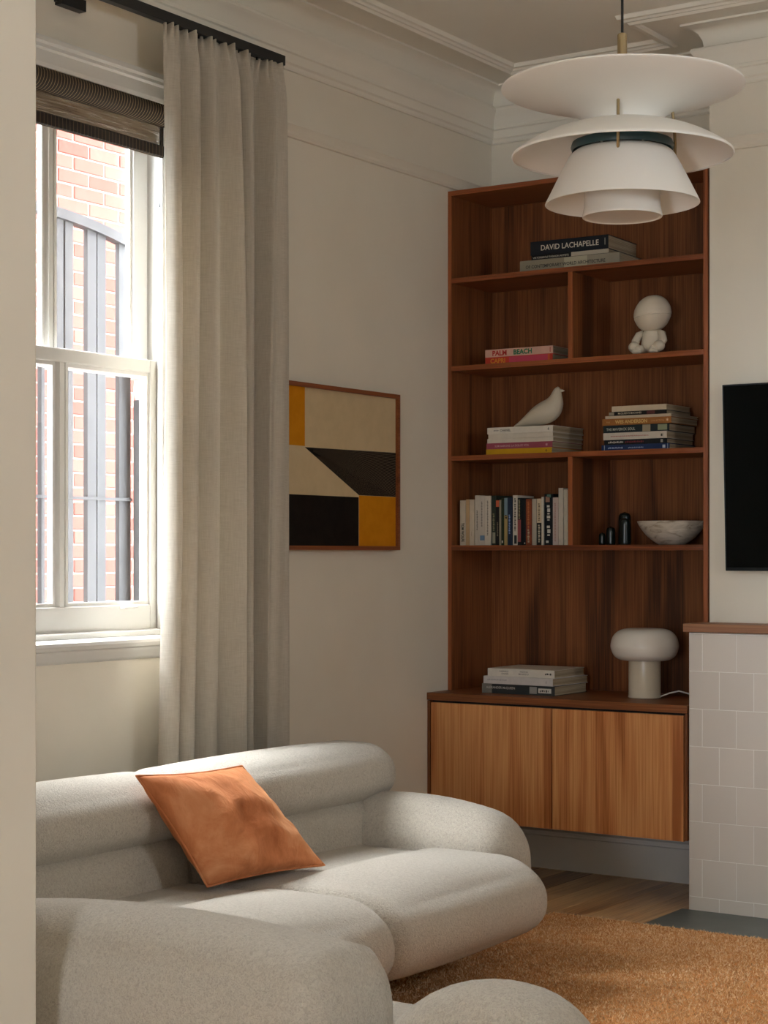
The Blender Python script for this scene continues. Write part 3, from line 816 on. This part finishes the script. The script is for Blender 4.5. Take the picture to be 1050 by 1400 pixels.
# chaise towards the camera
part('seat_pad', .60, 2.33, 2.80, YN - .004, .165, .395, (.12, .07, .09), bulge=(0, .0, .012), n=18)
part('side_bolster', 1.075, 2.035, 2.72, 3.06, .17, .572, (.050, .12, .15), bulge=(.006, .015, .036), n=24, keep=0)
part('side_bolster', .36, 1.070, 2.75, 3.05, .17, .572, (.045, .12, .14), bulge=(.006, .01, .02), n=20, keep=0)
def b_warp(q, u):
    q = list(q)
    if q[0] < 2.36: q[2] -= .115 * ((2.36 - q[0]) / .30) ** 2 * max(0, (u[2] + .3) / 1.3)
    return q
part('end_bolster', 2.062, 2.56, 2.74, 3.04, .17, .545, (.17, .12, .17), bulge=(.006, .01, .02), n=18, warp=b_warp)

# ------------------------------------------------------------------ cushion on the sofa
def pillow():
    BL, BR = Vector((.805, 3.922, .420)), Vector((.855, 4.412, .415))
    TL, TR = Vector((.655, 3.795, .732)), Vector((.615, 4.318, .706))
    nrm = ((BR - BL).cross(TL - BL)).normalized()
    if nrm.x < 0: nrm = -nrm
    n = 44; th_ = .090
    vs = []; fs = []
    for side in (1, -1):
        for j in range(n + 1):
            for i in range(n + 1):
                a, b = i / n, j / n
                # edges drawn in between the corners
                pa = a + (.5 - a) * .055 * math.sin(PI * b); pb = b + (.5 - b) * .055 * math.sin(PI * a)
                p = (BL * (1 - pa) + BR * pa) * (1 - pb) + (TL * (1 - pa) + TR * pa) * pb
                k = (math.sin(PI * a) ** .5) * (math.sin(PI * b) ** .5)
                e_ = min(a, 1 - a, b, 1 - b)
                w_ = .006 * math.sin(a * 15 + b * 7 + 2 * math.sin(b * 6)) * k + .010 * math.sin(b * 19 - a * 6 + 1.5 * math.sin(a * 9)) * k * (1 - b) + .007 * math.sin((a + b) * 34) * math.exp(-(e_ / .10) ** 2) * k
                vs.append(p + nrm * (side * th_ * k + w_))
    m = (n + 1) ** 2
    for j in range(n):
        for i in range(n):
            a = j * (n + 1) + i
            fs.append((a, a + 1, a + n + 2, a + n + 1)); fs.append((m + a, m + a + n + 1, m + a + n + 2, m + a + 1))
    mb = MB().add(vs, fs)
    rim = []
    idx = [j * 0 + i for i in range(n + 1)] + [j * (n + 1) + n for j in range(1, n + 1)] + [n * (n + 1) + i for i in range(n - 1, -1, -1)] + [j * (n + 1) for j in range(n - 1, -1, -1)]
    rim = [vs[i] for i in idx]
    return mb, rim
mb, rim = pillow()
t = thing('throw_pillow', (.8, 4.25, .42), 'rust orange velvet cushion leaning on the sofa back', 'cushion')
me = mb.mesh('pillow_cover'); bm = bmesh.new(); bm.from_mesh(me); bmesh.ops.remove_doubles(bm, verts=bm.verts, dist=.0004); bmesh.ops.recalc_face_normals(bm, faces=bm.faces); bm.to_mesh(me); bm.free()
for p in me.polygons: p.use_smooth = True
obj('pillow_cover', me, 'velvet', t)
obj('piping', MB().tube(rim, .0035, 6, caps=False).mesh('piping', True), 'velvet', t)

# ------------------------------------------------------------------ pendant lamp
PXc, PYc = 1.978, 4.143
def pend(dx, dz): return dz
t = thing('pendant_lamp', (PXc, PYc, 2.2), 'white tiered pendant lamp hanging from the ceiling', 'pendant lamp')
C0 = (PXc, PYc, 0)
def shell(prof, th_=.003):
    """thin shell: profile out and back"""
    out = list(prof); back = []
    for i, (r, z) in enumerate(prof):
        a = prof[max(i - 1, 0)]; b = prof[min(i + 1, len(prof) - 1)]
        d = Vector((b[0] - a[0], b[1] - a[1])).normalized()
        back.append((max(r + d.y * th_, 0.0005), z - d.x * th_))
    return out + back[::-1]
def shade(nm, prof, mat='shade', th_=.003, flip=False):
    pr = shell(prof, th_)
    m = MB().lathe(pr, C0, 72, close=True).mesh(nm); auto_smooth(m, 50)
    return obj(nm, m, mat, t)
def curve(pts, n=8):
    """smooth Catmull-Rom through points"""
    out = []
    P = [pts[0]] + list(pts) + [pts[-1]]
    for i in range(1, len(P) - 2):
        for k in range(n):
            s = k / n
            out.append(tuple(.5 * ((2 * P[i][d]) + (-P[i - 1][d] + P[i + 1][d]) * s + (2 * P[i - 1][d] - 5 * P[i][d] + 4 * P[i + 1][d] - P[i + 2][d]) * s * s + (-P[i - 1][d] + 3 * P[i][d] - 3 * P[i + 1][d] + P[i + 2][d]) * s ** 3) for d in range(2)))
    out.append(tuple(pts[-1])); return out
shade('top_shade', curve([(.306, 2.533), (.302, 2.527), (.26, 2.512), (.19, 2.492), (.13, 2.470), (.098, 2.448), (.088, 2.425), (.086, 2.400)]))
shade('middle_shade', curve([(.276, 2.357), (.274, 2.362), (.245, 2.382), (.20, 2.405), (.15, 2.423), (.11, 2.433), (.09, 2.436)]))
shade('lower_shade', curve([(.192, 2.235), (.190, 2.240), (.176, 2.268), (.160, 2.300), (.142, 2.335), (.128, 2.358), (.116, 2.368)]))
shade('teal_ring', [(.124, 2.372), (.127, 2.380), (.124, 2.390), (.112, 2.394), (.06, 2.398)], 'teal')
shade('diffuser', curve([(.001, 2.2075), (.06, 2.2070), (.0925, 2.2065), (.0985, 2.204), (.0965, 2.216), (.093, 2.24), (.0925, 2.32), (.085, 2.345)]), 'opal', .0025)
obj('socket', MB().lathe([(.0, 2.34), (.05, 2.34), (.05, 2.40), (.045, 2.43), (.0, 2.43)], C0, 32).mesh('socket', True), 'black', t)
obj('stem', MB().lathe([(.0, 2.40), (.0125, 2.40), (.0125, 2.664), (.0105, 2.667), (.0, 2.667)], C0, 24).mesh('stem'), 'brass', t)
obj('cord', MB().tube([(PXc, PYc, 2.66), (PXc, PYc + .001, 3.0), (PXc, PYc, 3.37)], .0035, 8), 'cord', t)
obj('ceiling_rose', MB().lathe([(.0, 3.36), (.03, 3.36), (.045, 3.38), (.05, 3.399), (.0, 3.399)], C0, 32).mesh('ceiling_rose', True), 'shade', t)
for a in (-68, 35, 158):
    a = math.radians(a); ca, sa = math.cos(a), math.sin(a)
    pr = [(.118, 2.489), (.128, 2.470), (.132, 2.44), (.134, 2.40), (.134, 2.345)]
    obj('strut', MB().tube([(PXc + r * ca, PYc + r * sa, z) for r, z in pr], .004, 8).mesh('strut', True), 'brass', t)

# ------------------------------------------------------------------ table lamp
LX, LY = .872, 6.575
t = thing('table_lamp', (LX, LY, ZT), 'white mushroom table lamp on the cabinet worktop', 'lamp')
obj('lamp_shade', MB().lathe(curve([(.001, .150), (.05, .150), (.075, .149), (.100, .153), (.122, .168), (.134, .195), (.135, .215), (.127, .243), (.108, .264), (.08, .275), (.04, .278), (.001, .279)]), (LX, LY, ZT), 56).mesh('lamp_shade', True), 'opal', t)
obj('lamp_base', auto_smooth(MB().lathe([(.0, .0), (.062, .0), (.0655, .003), (.0655, .008), (.064, .010), (.064, .148), (.060, .152), (.0, .152)], (LX, LY, ZT), 48).mesh('lamp_base'), 40), 'lamp_base', t)
obj('power_cable', MB().tube([(LX + .06, LY + .01, ZT + .006), (LX + .10, LY + .02, ZT + .022), (LX + .13, LY + .04, ZT + .030), (LX + .165, LY + .055, ZT + .020), (LX + .20, LY + .06, ZT + .006), (LX + .25, LY + .06, ZT + .004), (LX + .287, LY + .07, ZT + .004)], .003, 8).mesh('power_cable', True), 'white_cable', t)

# ------------------------------------------------------------------ ornaments on the shelves
# seated toy figure with a round head
t = thing('toy_figure', (.90, 6.58, SH[1]), 'blank cream toy figure with a big round head sitting on the shelf', 'figurine')
fx, fy, fz = .900, 6.58, SH[1]
def ell(c, r, n=24, rot=None):
    prof = [(max(math.sin(PI * i / 16), 1e-4), -math.cos(PI * i / 16)) for i in range(17)]
    m = MB().lathe(prof, (0, 0, 0), n)
    R = Euler(rot).to_matrix() if rot else Matrix.Identity(3)
    m.v = [tuple(R @ Vector((x * r[0], y * r[1], z * r[2])) + Vector(c)) for x, y, z in m.v]
    return m
hd = MB().lathe(curve([(.001, -.070), (.03, -.066), (.055, -.048), (.070, -.022), (.0735, -.0125)], 5) + [(.0715, -.011), (.0715, -.009)] + curve([(.0745, -.0075), (.0745, .006), (.069, .028), (.052, .053), (.028, .069), (.001, .074)], 5), (fx + .004, fy, fz + .164), 40)
hd.v = [(x, y, z + .10 * (x - fx)) for x, y, z in hd.v]
obj('head', hd.mesh('head', True), 'vinyl', t)
obj('torso', MB().lathe(curve([(.001, .012), (.025, .012), (.040, .025), (.043, .045), (.038, .075), (.032, .096), (.001, .098)], 5), (fx + .002, fy, fz), 32).mesh('torso', True), 'vinyl', t)
for s in (-1, 1):
    sx = fx + s * .046
    obj('arm', MB().tube([(fx + s * .033, fy - .004, fz + .092), (fx + s * .050, fy - .010, fz + .082), (fx + s * .060, fy - .022, fz + .055), (fx + s * .058, fy - .036, fz + .038)], [.011, .0155, .0165, .013], 14).mesh('arm', True), 'vinyl', t)
    obj('hand', ell((fx + s * .054, fy - .046, fz + .031), (.0235, .023, .022)).mesh('hand', True), 'vinyl', t)
    obj('leg', MB().tube([(fx + s * .022, fy - .02, fz + .020), (fx + s * .034, fy - .055, fz + .020), (fx + s * .038, fy - .066, fz + .017)], [.018, .017, .013], 14).mesh('leg', True), 'vinyl', t)
    obj('foot', ell((fx + s * .036, fy - .060, fz + .010), (.020, .026, .010)).mesh('foot', True), 'vinyl', t)

# dark speck standing by the right side of the same shelf
tag(obj('black_pebble', ell((1.118, 6.60, SH[1] + .0085), (.020, .014, .0085)).mesh('black_pebble', True), 'dark_green'), 'small black pebble at the right end of the toy figure shelf', 'pebble')

# bird
t = thing('bird_figurine', (.39, 6.62, 1.879), 'smooth cream ceramic bird standing on the book stack', 'figurine')
bx, by, bz = .36, 6.62, 1.8785
secs = [  # centre x, z, half height, half width along the spine from tail to crown
    (-.115, .004, .003, .006), (-.085, .012, .010, .018), (-.045, .028, .024, .030), (-.005, .044, .041, .040), (.035, .056, .050, .045),
    (.068, .072, .050, .042), (.084, .098, .040, .033), (.089, .120, .028, .024), (.091, .136, .021, .019), (.094, .148, .017, .016), (.0955, .158, .010, .010), (.096, .163, .001, .001)]
vs = []; fs = []; nn = 20
ctr = [Vector((bx + a, by, bz + b)) for a, b, _, _ in secs]
for i, (a, b, hh, ww) in enumerate(secs):
    d = (ctr[min(i + 1, len(secs) - 1)] - ctr[max(i - 1, 0)]).normalized()
    n1 = Vector((-d.z, 0, d.x))
    for k in range(nn):
        q = 2 * PI * k / nn
        p = ctr[i] + n1 * (math.cos(q) * hh) + Vector((0, 1, 0)) * (math.sin(q) * ww)
        p.z = max(p.z, bz)
        vs.append(p)
for i in range(len(secs) - 1):
    for k in range(nn):
        q = (k + 1) % nn; fs.append((i * nn + k, i * nn + q, (i + 1) * nn + q, (i + 1) * nn + k))
fs += [tuple(range(nn))[::-1]]
bo = obj('body', MB().add(vs, fs).mesh('body', True), 'ceramic', t)
ss = bo.modifiers.new('smooth', 'SUBSURF'); ss.levels = 1; ss.render_levels = 2
obj('beak', MB().tube([(bx + .100, by, bz + .147), (bx + .116, by, bz + .145), (bx + .127, by, bz + .1445)], [.008, .0055, .0012], 12).mesh('beak', True), 'ceramic', t)

# bowl and dark vases
ob_ = MB().lathe(curve([(.001, .004), (.04, .003), (.045, .000), (.060, .006), (.095, .032), (.125, .068), (.138, .094)], 6) + curve([(.134, .095), (.120, .070), (.090, .038), (.05, .016), (.001, .013)], 6), (.962, 6.635, SH[3]), 56)
tag(obj('stone_bowl', ob_.mesh('stone_bowl', True), 'marble'), 'pale veined stone bowl on the lowest bookcase shelf', 'bowl')
def vase(x, y, r, h, label):
    m = MB().lathe(curve([(.001, 0), (r * .8, 0), (r, .006), (r, h * .5), (r * .97, h - r * .9), (r * .75, h - r * .32), (r * .4, h - .004), (.001, h)], 6), (x, y, SH[3]), 28)
    tag(obj('dark_vase', m.mesh('dark_vase', True), 'dark_green'), label, 'vase', 'dark rounded vases beside the stone bowl')
vase(.742, 6.66, .026, .135, 'tallest dark green rounded vase beside the stone bowl')
vase(.772, 6.60, .023, .110, 'second tallest dark green vase, closest to the stone bowl')
vase(.694, 6.63, .019, .076, 'short dark green vase left of the tallest one')
vase(.645, 6.65, .014, .052, 'smallest dark vase, furthest from the stone bowl')

# ------------------------------------------------------------------ books
INK = {}
def ink_mat(c):
    if c not in INK: INK[c] = plain('print_%d_%d_%d' % c, c, .7)
    return INK[c]
READABLE = {'OF CONTEMPORARY WORLD ARCHITECTURE', 'VIKTOR&ROLF FASHION ARTISTS', 'DAVID LACHAPELLE', 'CAPRI', 'PALM', 'BEACH', 'SLIM AARONS: LA DOLCE VITA', 'CHANEL', 'THE MAVERICK SOUL',
            'THE', 'WES ANDERSON', 'COLLECTION', "McQUEEN'S MACHINES", 'ALEXANDER McQUEEN', 'GABRIELLE', 'FASHION', 'MANIFESTO', 'TOM WOLFE', '|', 'I', '*', 'o', '6'}
COVER = {}
def cover_mat(c):
    if c not in COVER: COVER[c] = noisy('cover_%d_%d_%d' % c, tuple(max(0, int(q * .96)) for q in c), c, 30, .55, spec=.3)
    return COVER[c]
def text_mesh(s, height, maxw, spacing=1.0, bold=.012):
    cd = bpy.data.curves.new('txt', 'FONT'); cd.body = s; cd.size = 1.0; cd.extrude = .0; cd.offset = bold; cd.resolution_u = 3; cd.space_character = spacing
    o = bpy.data.objects.new('txt', cd); COL.objects.link(o)
    dg = bpy.context.evaluated_depsgraph_get(); dg.update()
    me = bpy.data.meshes.new_from_object(o.evaluated_get(dg))
    bpy.data.objects.remove(o); bpy.data.curves.remove(cd)
    n = len(me.vertices); co = np.zeros(n * 3); me.vertices.foreach_get('co', co); co = co.reshape(-1, 3)
    lo = co.min(0); hi = co.max(0)
    sy = height / max(hi[1] - lo[1], 1e-6); sx = min(sy, maxw / (hi[0] - lo[0]))
    co[:, 0] = (co[:, 0] - lo[0]) * sx; co[:, 1] = (co[:, 1] - lo[1]) * sy; co[:, 2] = 0
    # stand the text up on the spine: x along the spine, z up, facing -y
    co = np.stack([co[:, 0], np.zeros(n), co[:, 1]], 1)
    me.vertices.foreach_set('co', co.reshape(-1)); me.update()
    return me, (hi[0] - lo[0]) * sx
def book(label, L, D, H, loc, color, texts=(), rotz=0.0, upright=False, group=None, patches=(), hard=True, pages=True, tilt=0.0):
    """local frame: spine along +x from 0 to L, depth along +y, thickness along z from 0 to H; spine faces -y"""
    t = thing('book', loc, label, 'book', group)
    t.rotation_euler = (0, PI / 2 + tilt, rotz) if upright else (0, 0, rotz)
    c = .0022 if hard else .0008; sq = .003 if hard else 0.0
    b = MB(); b.box(0, L, 0, .0025, 0, H); b.box(0, L, .0025, D, 0, c); b.box(0, L, .0025, D, H - c, H)
    def kid(nm, me, mat):
        o = obj(nm, me, mat, t, world_mesh=False); return o
    kid('cover', b.mesh('cover', False, .0006, 1), cover_mat(color))
    if pages: kid('pages', box(sq, L - sq, .0025, D - sq, c, H - c).mesh('pages'), 'pages')
    for (x0, x1, z0, z1, col) in patches:
        kid('spine_panel', box(x0 * L, x1 * L, -.0003, 0, z0 * H, z1 * H).mesh('spine_panel'), ink_mat(col))
    for (s, x, z, h, w_, col) in texts:
        if s not in READABLE:          # print too small to read in the photograph: broken strokes only
            pb = MB(); u = x * L; end = u + w_ * L; k_ = 0
            while u < end:
                st = min(H * h * (.55, .9, .35, .7)[k_ % 4], end - u)
                pb.box(u, u + st, -.0004, 0, z * H + h * H * (.12 if k_ % 3 else 0), (z + h * (.92 if k_ % 2 else .78)) * H)
                u += st + H * h * .28; k_ += 1
            tag(kid('small_print', pb.mesh('small_print'), ink_mat(col)), kind='stuff')
            continue
        me, ww = text_mesh(s, h * H, w_ * L, bold=.035 if s in ('PALM', 'BEACH', 'CAPRI', 'TOM WOLFE', 'WES ANDERSON') else .012)
        me.name = 'lettering'
        for i in range(len(me.vertices)):
            q = me.vertices[i].co; q.x += x * L; q.y = -.0006; q.z += z * H
        kid('lettering', me, ink_mat(col))
    return t
CR = (214, 204, 186); WH = (226, 220, 208)
G1 = 'art books lying on the top shelf'
book('thick grey and beige architecture book, lowest of the top shelf stack', .45, .30, .048, (.330, 6.525, SH[0]), (150, 142, 124), [('OF CONTEMPORARY WORLD ARCHITECTURE', .06, .30, .28, .80, (40, 38, 34))], .03, group=G1, patches=[(.45, .68, .02, .98, (172, 164, 140)), (.0, .45, .02, .98, (138, 130, 110))])
book('thin black book in the middle of the top shelf stack', .352, .27, .020, (.378, 6.535, SH[0] + .048), (16, 18, 22), [('VIKTOR&ROLF FASHION ARTISTS', .02, .28, .40, .62, (190, 184, 170))], .02, group=G1, patches=[(.52, 1.0, .1, .95, (176, 166, 148))])
book('thick navy book with white capitals, topmost on the top shelf', .352, .28, .056, (.376, 6.530, SH[0] + .068), (16, 22, 32), [('DAVID LACHAPELLE', .14, .30, .40, .74, (206, 200, 186)), ('|', .955, .28, .5, .01, (150, 150, 140))], .03, group=G1)
G2 = 'bright paperbacks on the second shelf'
book('red and pink book, lower of the bright pair on the second shelf', .320, .24, .031, (.157, 6.535, SH[1]), (196, 62, 44), [('CAPRI', .08, .16, .66, .30, (214, 132, 34))], .0, group=G2, patches=[(.36, .93, .08, .92, (196, 66, 88)), (.93, .96, .05, .95, (206, 90, 40))])
book('pale pink book with red and green capitals, upper of the bright pair', .322, .24, .032, (.157, 6.535, SH[1] + .031), (214, 168, 148), [('PALM', .11, .16, .68, .30, (176, 38, 30)), ('BEACH', .425, .16, .68, .38, (14, 112, 76)), ('I', .955, .2, .6, .01, (170, 60, 40))], .0, group=G2)
G3 = 'books under the ceramic bird'
zz = SH[2]
for (lab, x, L, h, col, tx, pt) in (
    ('yellow book at the bottom of the stack under the bird', .161, .312, .0245, (206, 158, 22), [('o', .905, .3, .35, .03, (60, 44, 10))], []),
    ('dusky pink book above the yellow one', .163, .312, .0250, (154, 72, 88), [('SLIM AARONS: LA DOLCE VITA', .13, .32, .34, .60, (214, 170, 170)), ('*', .90, .25, .45, .05, (222, 180, 180))], []),
    ('lower of the two blank cream books under the bird', .167, .310, .0185, CR, [], []),
    ('upper of the two blank cream books under the bird', .172, .306, .0195, CR, [], []),
    ('white book with small black capitals directly under the bird', .167, .312, .0270, (222, 214, 198), [('CHANEL', .20, .34, .36, .20, (44, 42, 40)), ('print a', .10, .42, .20, .08, (120, 116, 108)), ('6', .925, .30, .42, .04, (30, 30, 30))], [])):
    book(lab, L, .27, h, (x, 6.535, zz), col, tx, random.uniform(-.01, .02), group=G3, patches=pt); zz += h
G4 = 'tall mixed stack of books on the third shelf'
zz = SH[2]
for (lab, x, L, h, col, tx, pt) in (
    ('dark blue book at the bottom of the tall mixed stack', .700, .297, .0240, (28, 50, 92), [('print a', .10, .34, .30, .22, (150, 168, 200)), ('print b', .40, .34, .24, .22, (140, 158, 190))], [(.04, .05, .05, .95, (160, 170, 180)), (.97, .98, .05, .95, (160, 170, 180)), (.90, .94, .25, .75, (190, 196, 206))]),
    ('black book with a red stripe of print, second from the bottom', .712, .276, .0200, (18, 24, 28), [('print a', .07, .30, .42, .24, (190, 184, 174)), ('print b', .34, .30, .42, .30, (110, 34, 38))], [(.90, .935, .2, .8, (150, 146, 136))]),
    ('white book with faint red print in the middle of the tall stack', .708, .280, .0280, (206, 196, 182), [('print a', .12, .40, .18, .60, (168, 110, 104)), ('print c', .91, .28, .46, .04, (60, 56, 50))], []),
    ('dark teal book with pale capitals in the tall stack', .708, .289, .0300, (24, 38, 42), [('THE MAVERICK SOUL', .05, .28, .36, .44, (186, 186, 172))], [(.60, .72, .05, .95, (150, 138, 114)), (.83, .97, .15, .9, (132, 140, 110))]),
    ('tan book with large cream capitals in the tall stack', .704, .303, .0265, (158, 104, 52), [('THE', .06, .34, .24, .08, (190, 150, 96)), ('WES ANDERSON', .19, .22, .54, .50, (214, 176, 106)), ('COLLECTION', .71, .34, .26, .19, (200, 150, 90)), ('*', .93, .3, .45, .04, (236, 210, 170))], []),
    ('thin white book above the tan one', .717, .290, .0115, (196, 180, 156), [], []),
    ('narrow black book with white capitals near the top of the tall stack', .734, .255, .0160, (22, 20, 20), [("McQUEEN'S MACHINES", .16, .22, .56, .46, (200, 188, 164))], [(.66, .80, .1, .9, (84, 36, 34)), (.0, .09, .1, .9, (150, 140, 122))]),
    ('blank cream book on top of the tall mixed stack', .746, .241, .0220, (206, 188, 160), [], [])):
    book(lab, L, .25 if L > .26 else .22, h, (x, 6.535, zz), col, tx, random.uniform(-.02, .02) - .01, group=G4, patches=pt); zz += h
G5 = 'books lying on the cabinet worktop'
book('black and white photograph-spined book at the bottom of the worktop stack', .340, .28, .040, (.198, 6.440, ZT), (62, 62, 60), [('ALEXANDER McQUEEN', .06, .46, .28, .40, (196, 190, 178)), ('print a', .80, .34, .26, .12, (90, 86, 80))], .0, group=G5, patches=[(.0, .14, .02, .98, (120, 116, 106)), (.14, .66, .02, .98, (40, 44, 44)), (.66, .76, .15, .85, (150, 146, 138)), (.78, .955, .25, .72, (208, 202, 190))])
book('pale lilac-white book in the middle of the worktop stack', .330, .29, .031, (.206, 6.438, ZT + .040), (208, 200, 194), [('print a', .06, .42, .24, .28, (170, 164, 162)), ('I', .905, .30, .35, .012, (110, 100, 96))], -.03, group=G5)
book('white book with grey capitals on top of the worktop stack', .310, .27, .032, (.222, 6.445, ZT + .071), (218, 210, 196), [('GABRIELLE', .18, .56, .20, .20, (110, 104, 96)), ('CHANEL', .21, .26, .20, .14, (110, 104, 96)), ('FASHION', .49, .56, .20, .18, (110, 104, 96)), ('MANIFESTO', .47, .26, .20, .23, (110, 104, 96)), ('print a', .86, .36, .26, .10, (50, 46, 42))], .02, group=G5)

# upright row on the fourth shelf
BLK = (26, 26, 26)
row = [
 (.037, .029, .190, (196, 184, 164), 'cream paperback with a bold black author name, first in the upright row', [('TOM WOLFE', .50, .26, .50, .42, (40, 38, 34))], []),
 (.066, .018, .194, (186, 156, 116), 'slim tan paperback, second in the upright row', [], []),
 (.084, .023, .193, (196, 182, 160), 'plain beige paperback after the tan one', [('.....', .70, .4, .10, .1, (120, 110, 96))], []),
 (.108, .023, .210, (198, 188, 172), 'tall cream paperback with fine grey print', [('print a', .30, .36, .26, .40, (96, 92, 86))], []),
 (.131, .030, .208, (194, 184, 170), 'cream paperback with a blue foot on the spine', [('print a', .12, .36, .22, .50, (110, 104, 98))], [(.80, .90, .2, .95, (92, 120, 148))]),
 (.161, .028, .207, (200, 190, 174), 'cream paperback beside the dark green one', [('print a', .10, .36, .24, .70, (110, 104, 96))], []),
 (.190, .022, .208, (40, 48, 38), 'dark green mottled paperback in the upright row', [('print a', .36, .26, .44, .36, (126, 120, 92))], [(.74, .96, .2, .85, (150, 144, 122))]),
 (.213, .017, .191, (24, 22, 20), 'slim black book with an orange label at its top', [('print a', .5, .3, .4, .3, (120, 110, 90))], [(.02, .16, .02, .98, (196, 92, 58))]),
 (.230, .008, .189, (150, 142, 118), 'very thin olive booklet next to the orange label', [], []),
 (.2385, .011, .195, (34, 46, 22), 'thin dark moss green book', [], [(.90, .95, .2, .8, (200, 196, 180))]),
 (.250, .019, .197, (176, 150, 96), 'half blue and half mustard paperback', [('print c', .36, .25, .5, .08, (60, 44, 30))], [(.0, .37, .02, .98, (120, 142, 150))]),
 (.2695, .020, .198, (34, 46, 64), 'navy blue paperback in the middle of the row', [('print a', .36, .3, .40, .40, (140, 160, 200))], []),
 (.291, .023, .207, (206, 198, 182), 'tall white paperback with black capitals and a black foot', [('print a', .06, .30, .40, .66, (70, 66, 60))], [(.80, .97, .3, .85, (26, 36, 34))]),
 (.3145, .017, .196, (30, 32, 30), 'narrow book, black above and dusty red below', [('print a', .04, .26, .46, .40, (160, 150, 110))], [(.46, .93, .02, .98, (142, 70, 68))]),
 (.332, .013, .190, (16, 20, 24), 'first of the two thin black books', [], []),
 (.3455, .011, .187, (22, 28, 32), 'second of the two thin black books', [], [(.94, .97, .3, .7, (190, 186, 170))]),
 (.357, .026, .191, (134, 64, 34), 'rust brown book with gold print', [('print a', .06, .3, .34, .6, (176, 104, 56)), ('print b', .66, .3, .40, .30, (170, 150, 120))], [(.56, .78, .02, .98, (116, 46, 34))]),
 (.3835, .021, .191, (176, 168, 150), 'plain stone-grey paperback right of the rust one', [], []),
 (.405, .024, .191, (30, 32, 28), 'book with a cream upper spine and a black lower spine', [('print a', .10, .3, .40, .38, (110, 98, 76)), ('print b', .56, .3, .40, .38, (176, 168, 146))], [(.0, .52, .06, .98, (196, 180, 150))]),
 (.4295, .0095, .198, (200, 194, 178), 'very thin white booklet beside the black script book', [], []),
 (.4395, .041, .210, (14, 20, 26), 'wide black book with white handwritten script', [('print a', .22, .30, .40, .30, (196, 192, 180)), ('print b', .62, .30, .44, .22, (196, 192, 180))], [(.05, .16, .15, .62, (150, 110, 90)), (.01, .07, .3, .75, (90, 120, 106)), (.91, .955, .2, .5, (200, 196, 186))]),
 (.481, .0265, .195, (190, 172, 162), 'pale pink paperback with faint print', [('print a', .12, .30, .26, .80, (160, 120, 114))], []),
 (.508, .0225, .233, (204, 196, 180), 'taller of the two cream books at the right end of the row', [('......', .90, .3, .1, .05, (110, 130, 130))], []),
 (.531, .019, .226, (202, 194, 174), 'cream book touching the divider at the end of the row', [('.....', .90, .3, .1, .05, (110, 130, 110))], []),
]
for (x, wd_, h, col, lab, tx, pt) in row:
    book(lab, h, .140, wd_ - .0008, (x, 6.53 + random.uniform(-.004, .004), SH[3] + h), col, tx, upright=True, group='upright paperbacks on the fourth shelf', patches=pt, hard=False)
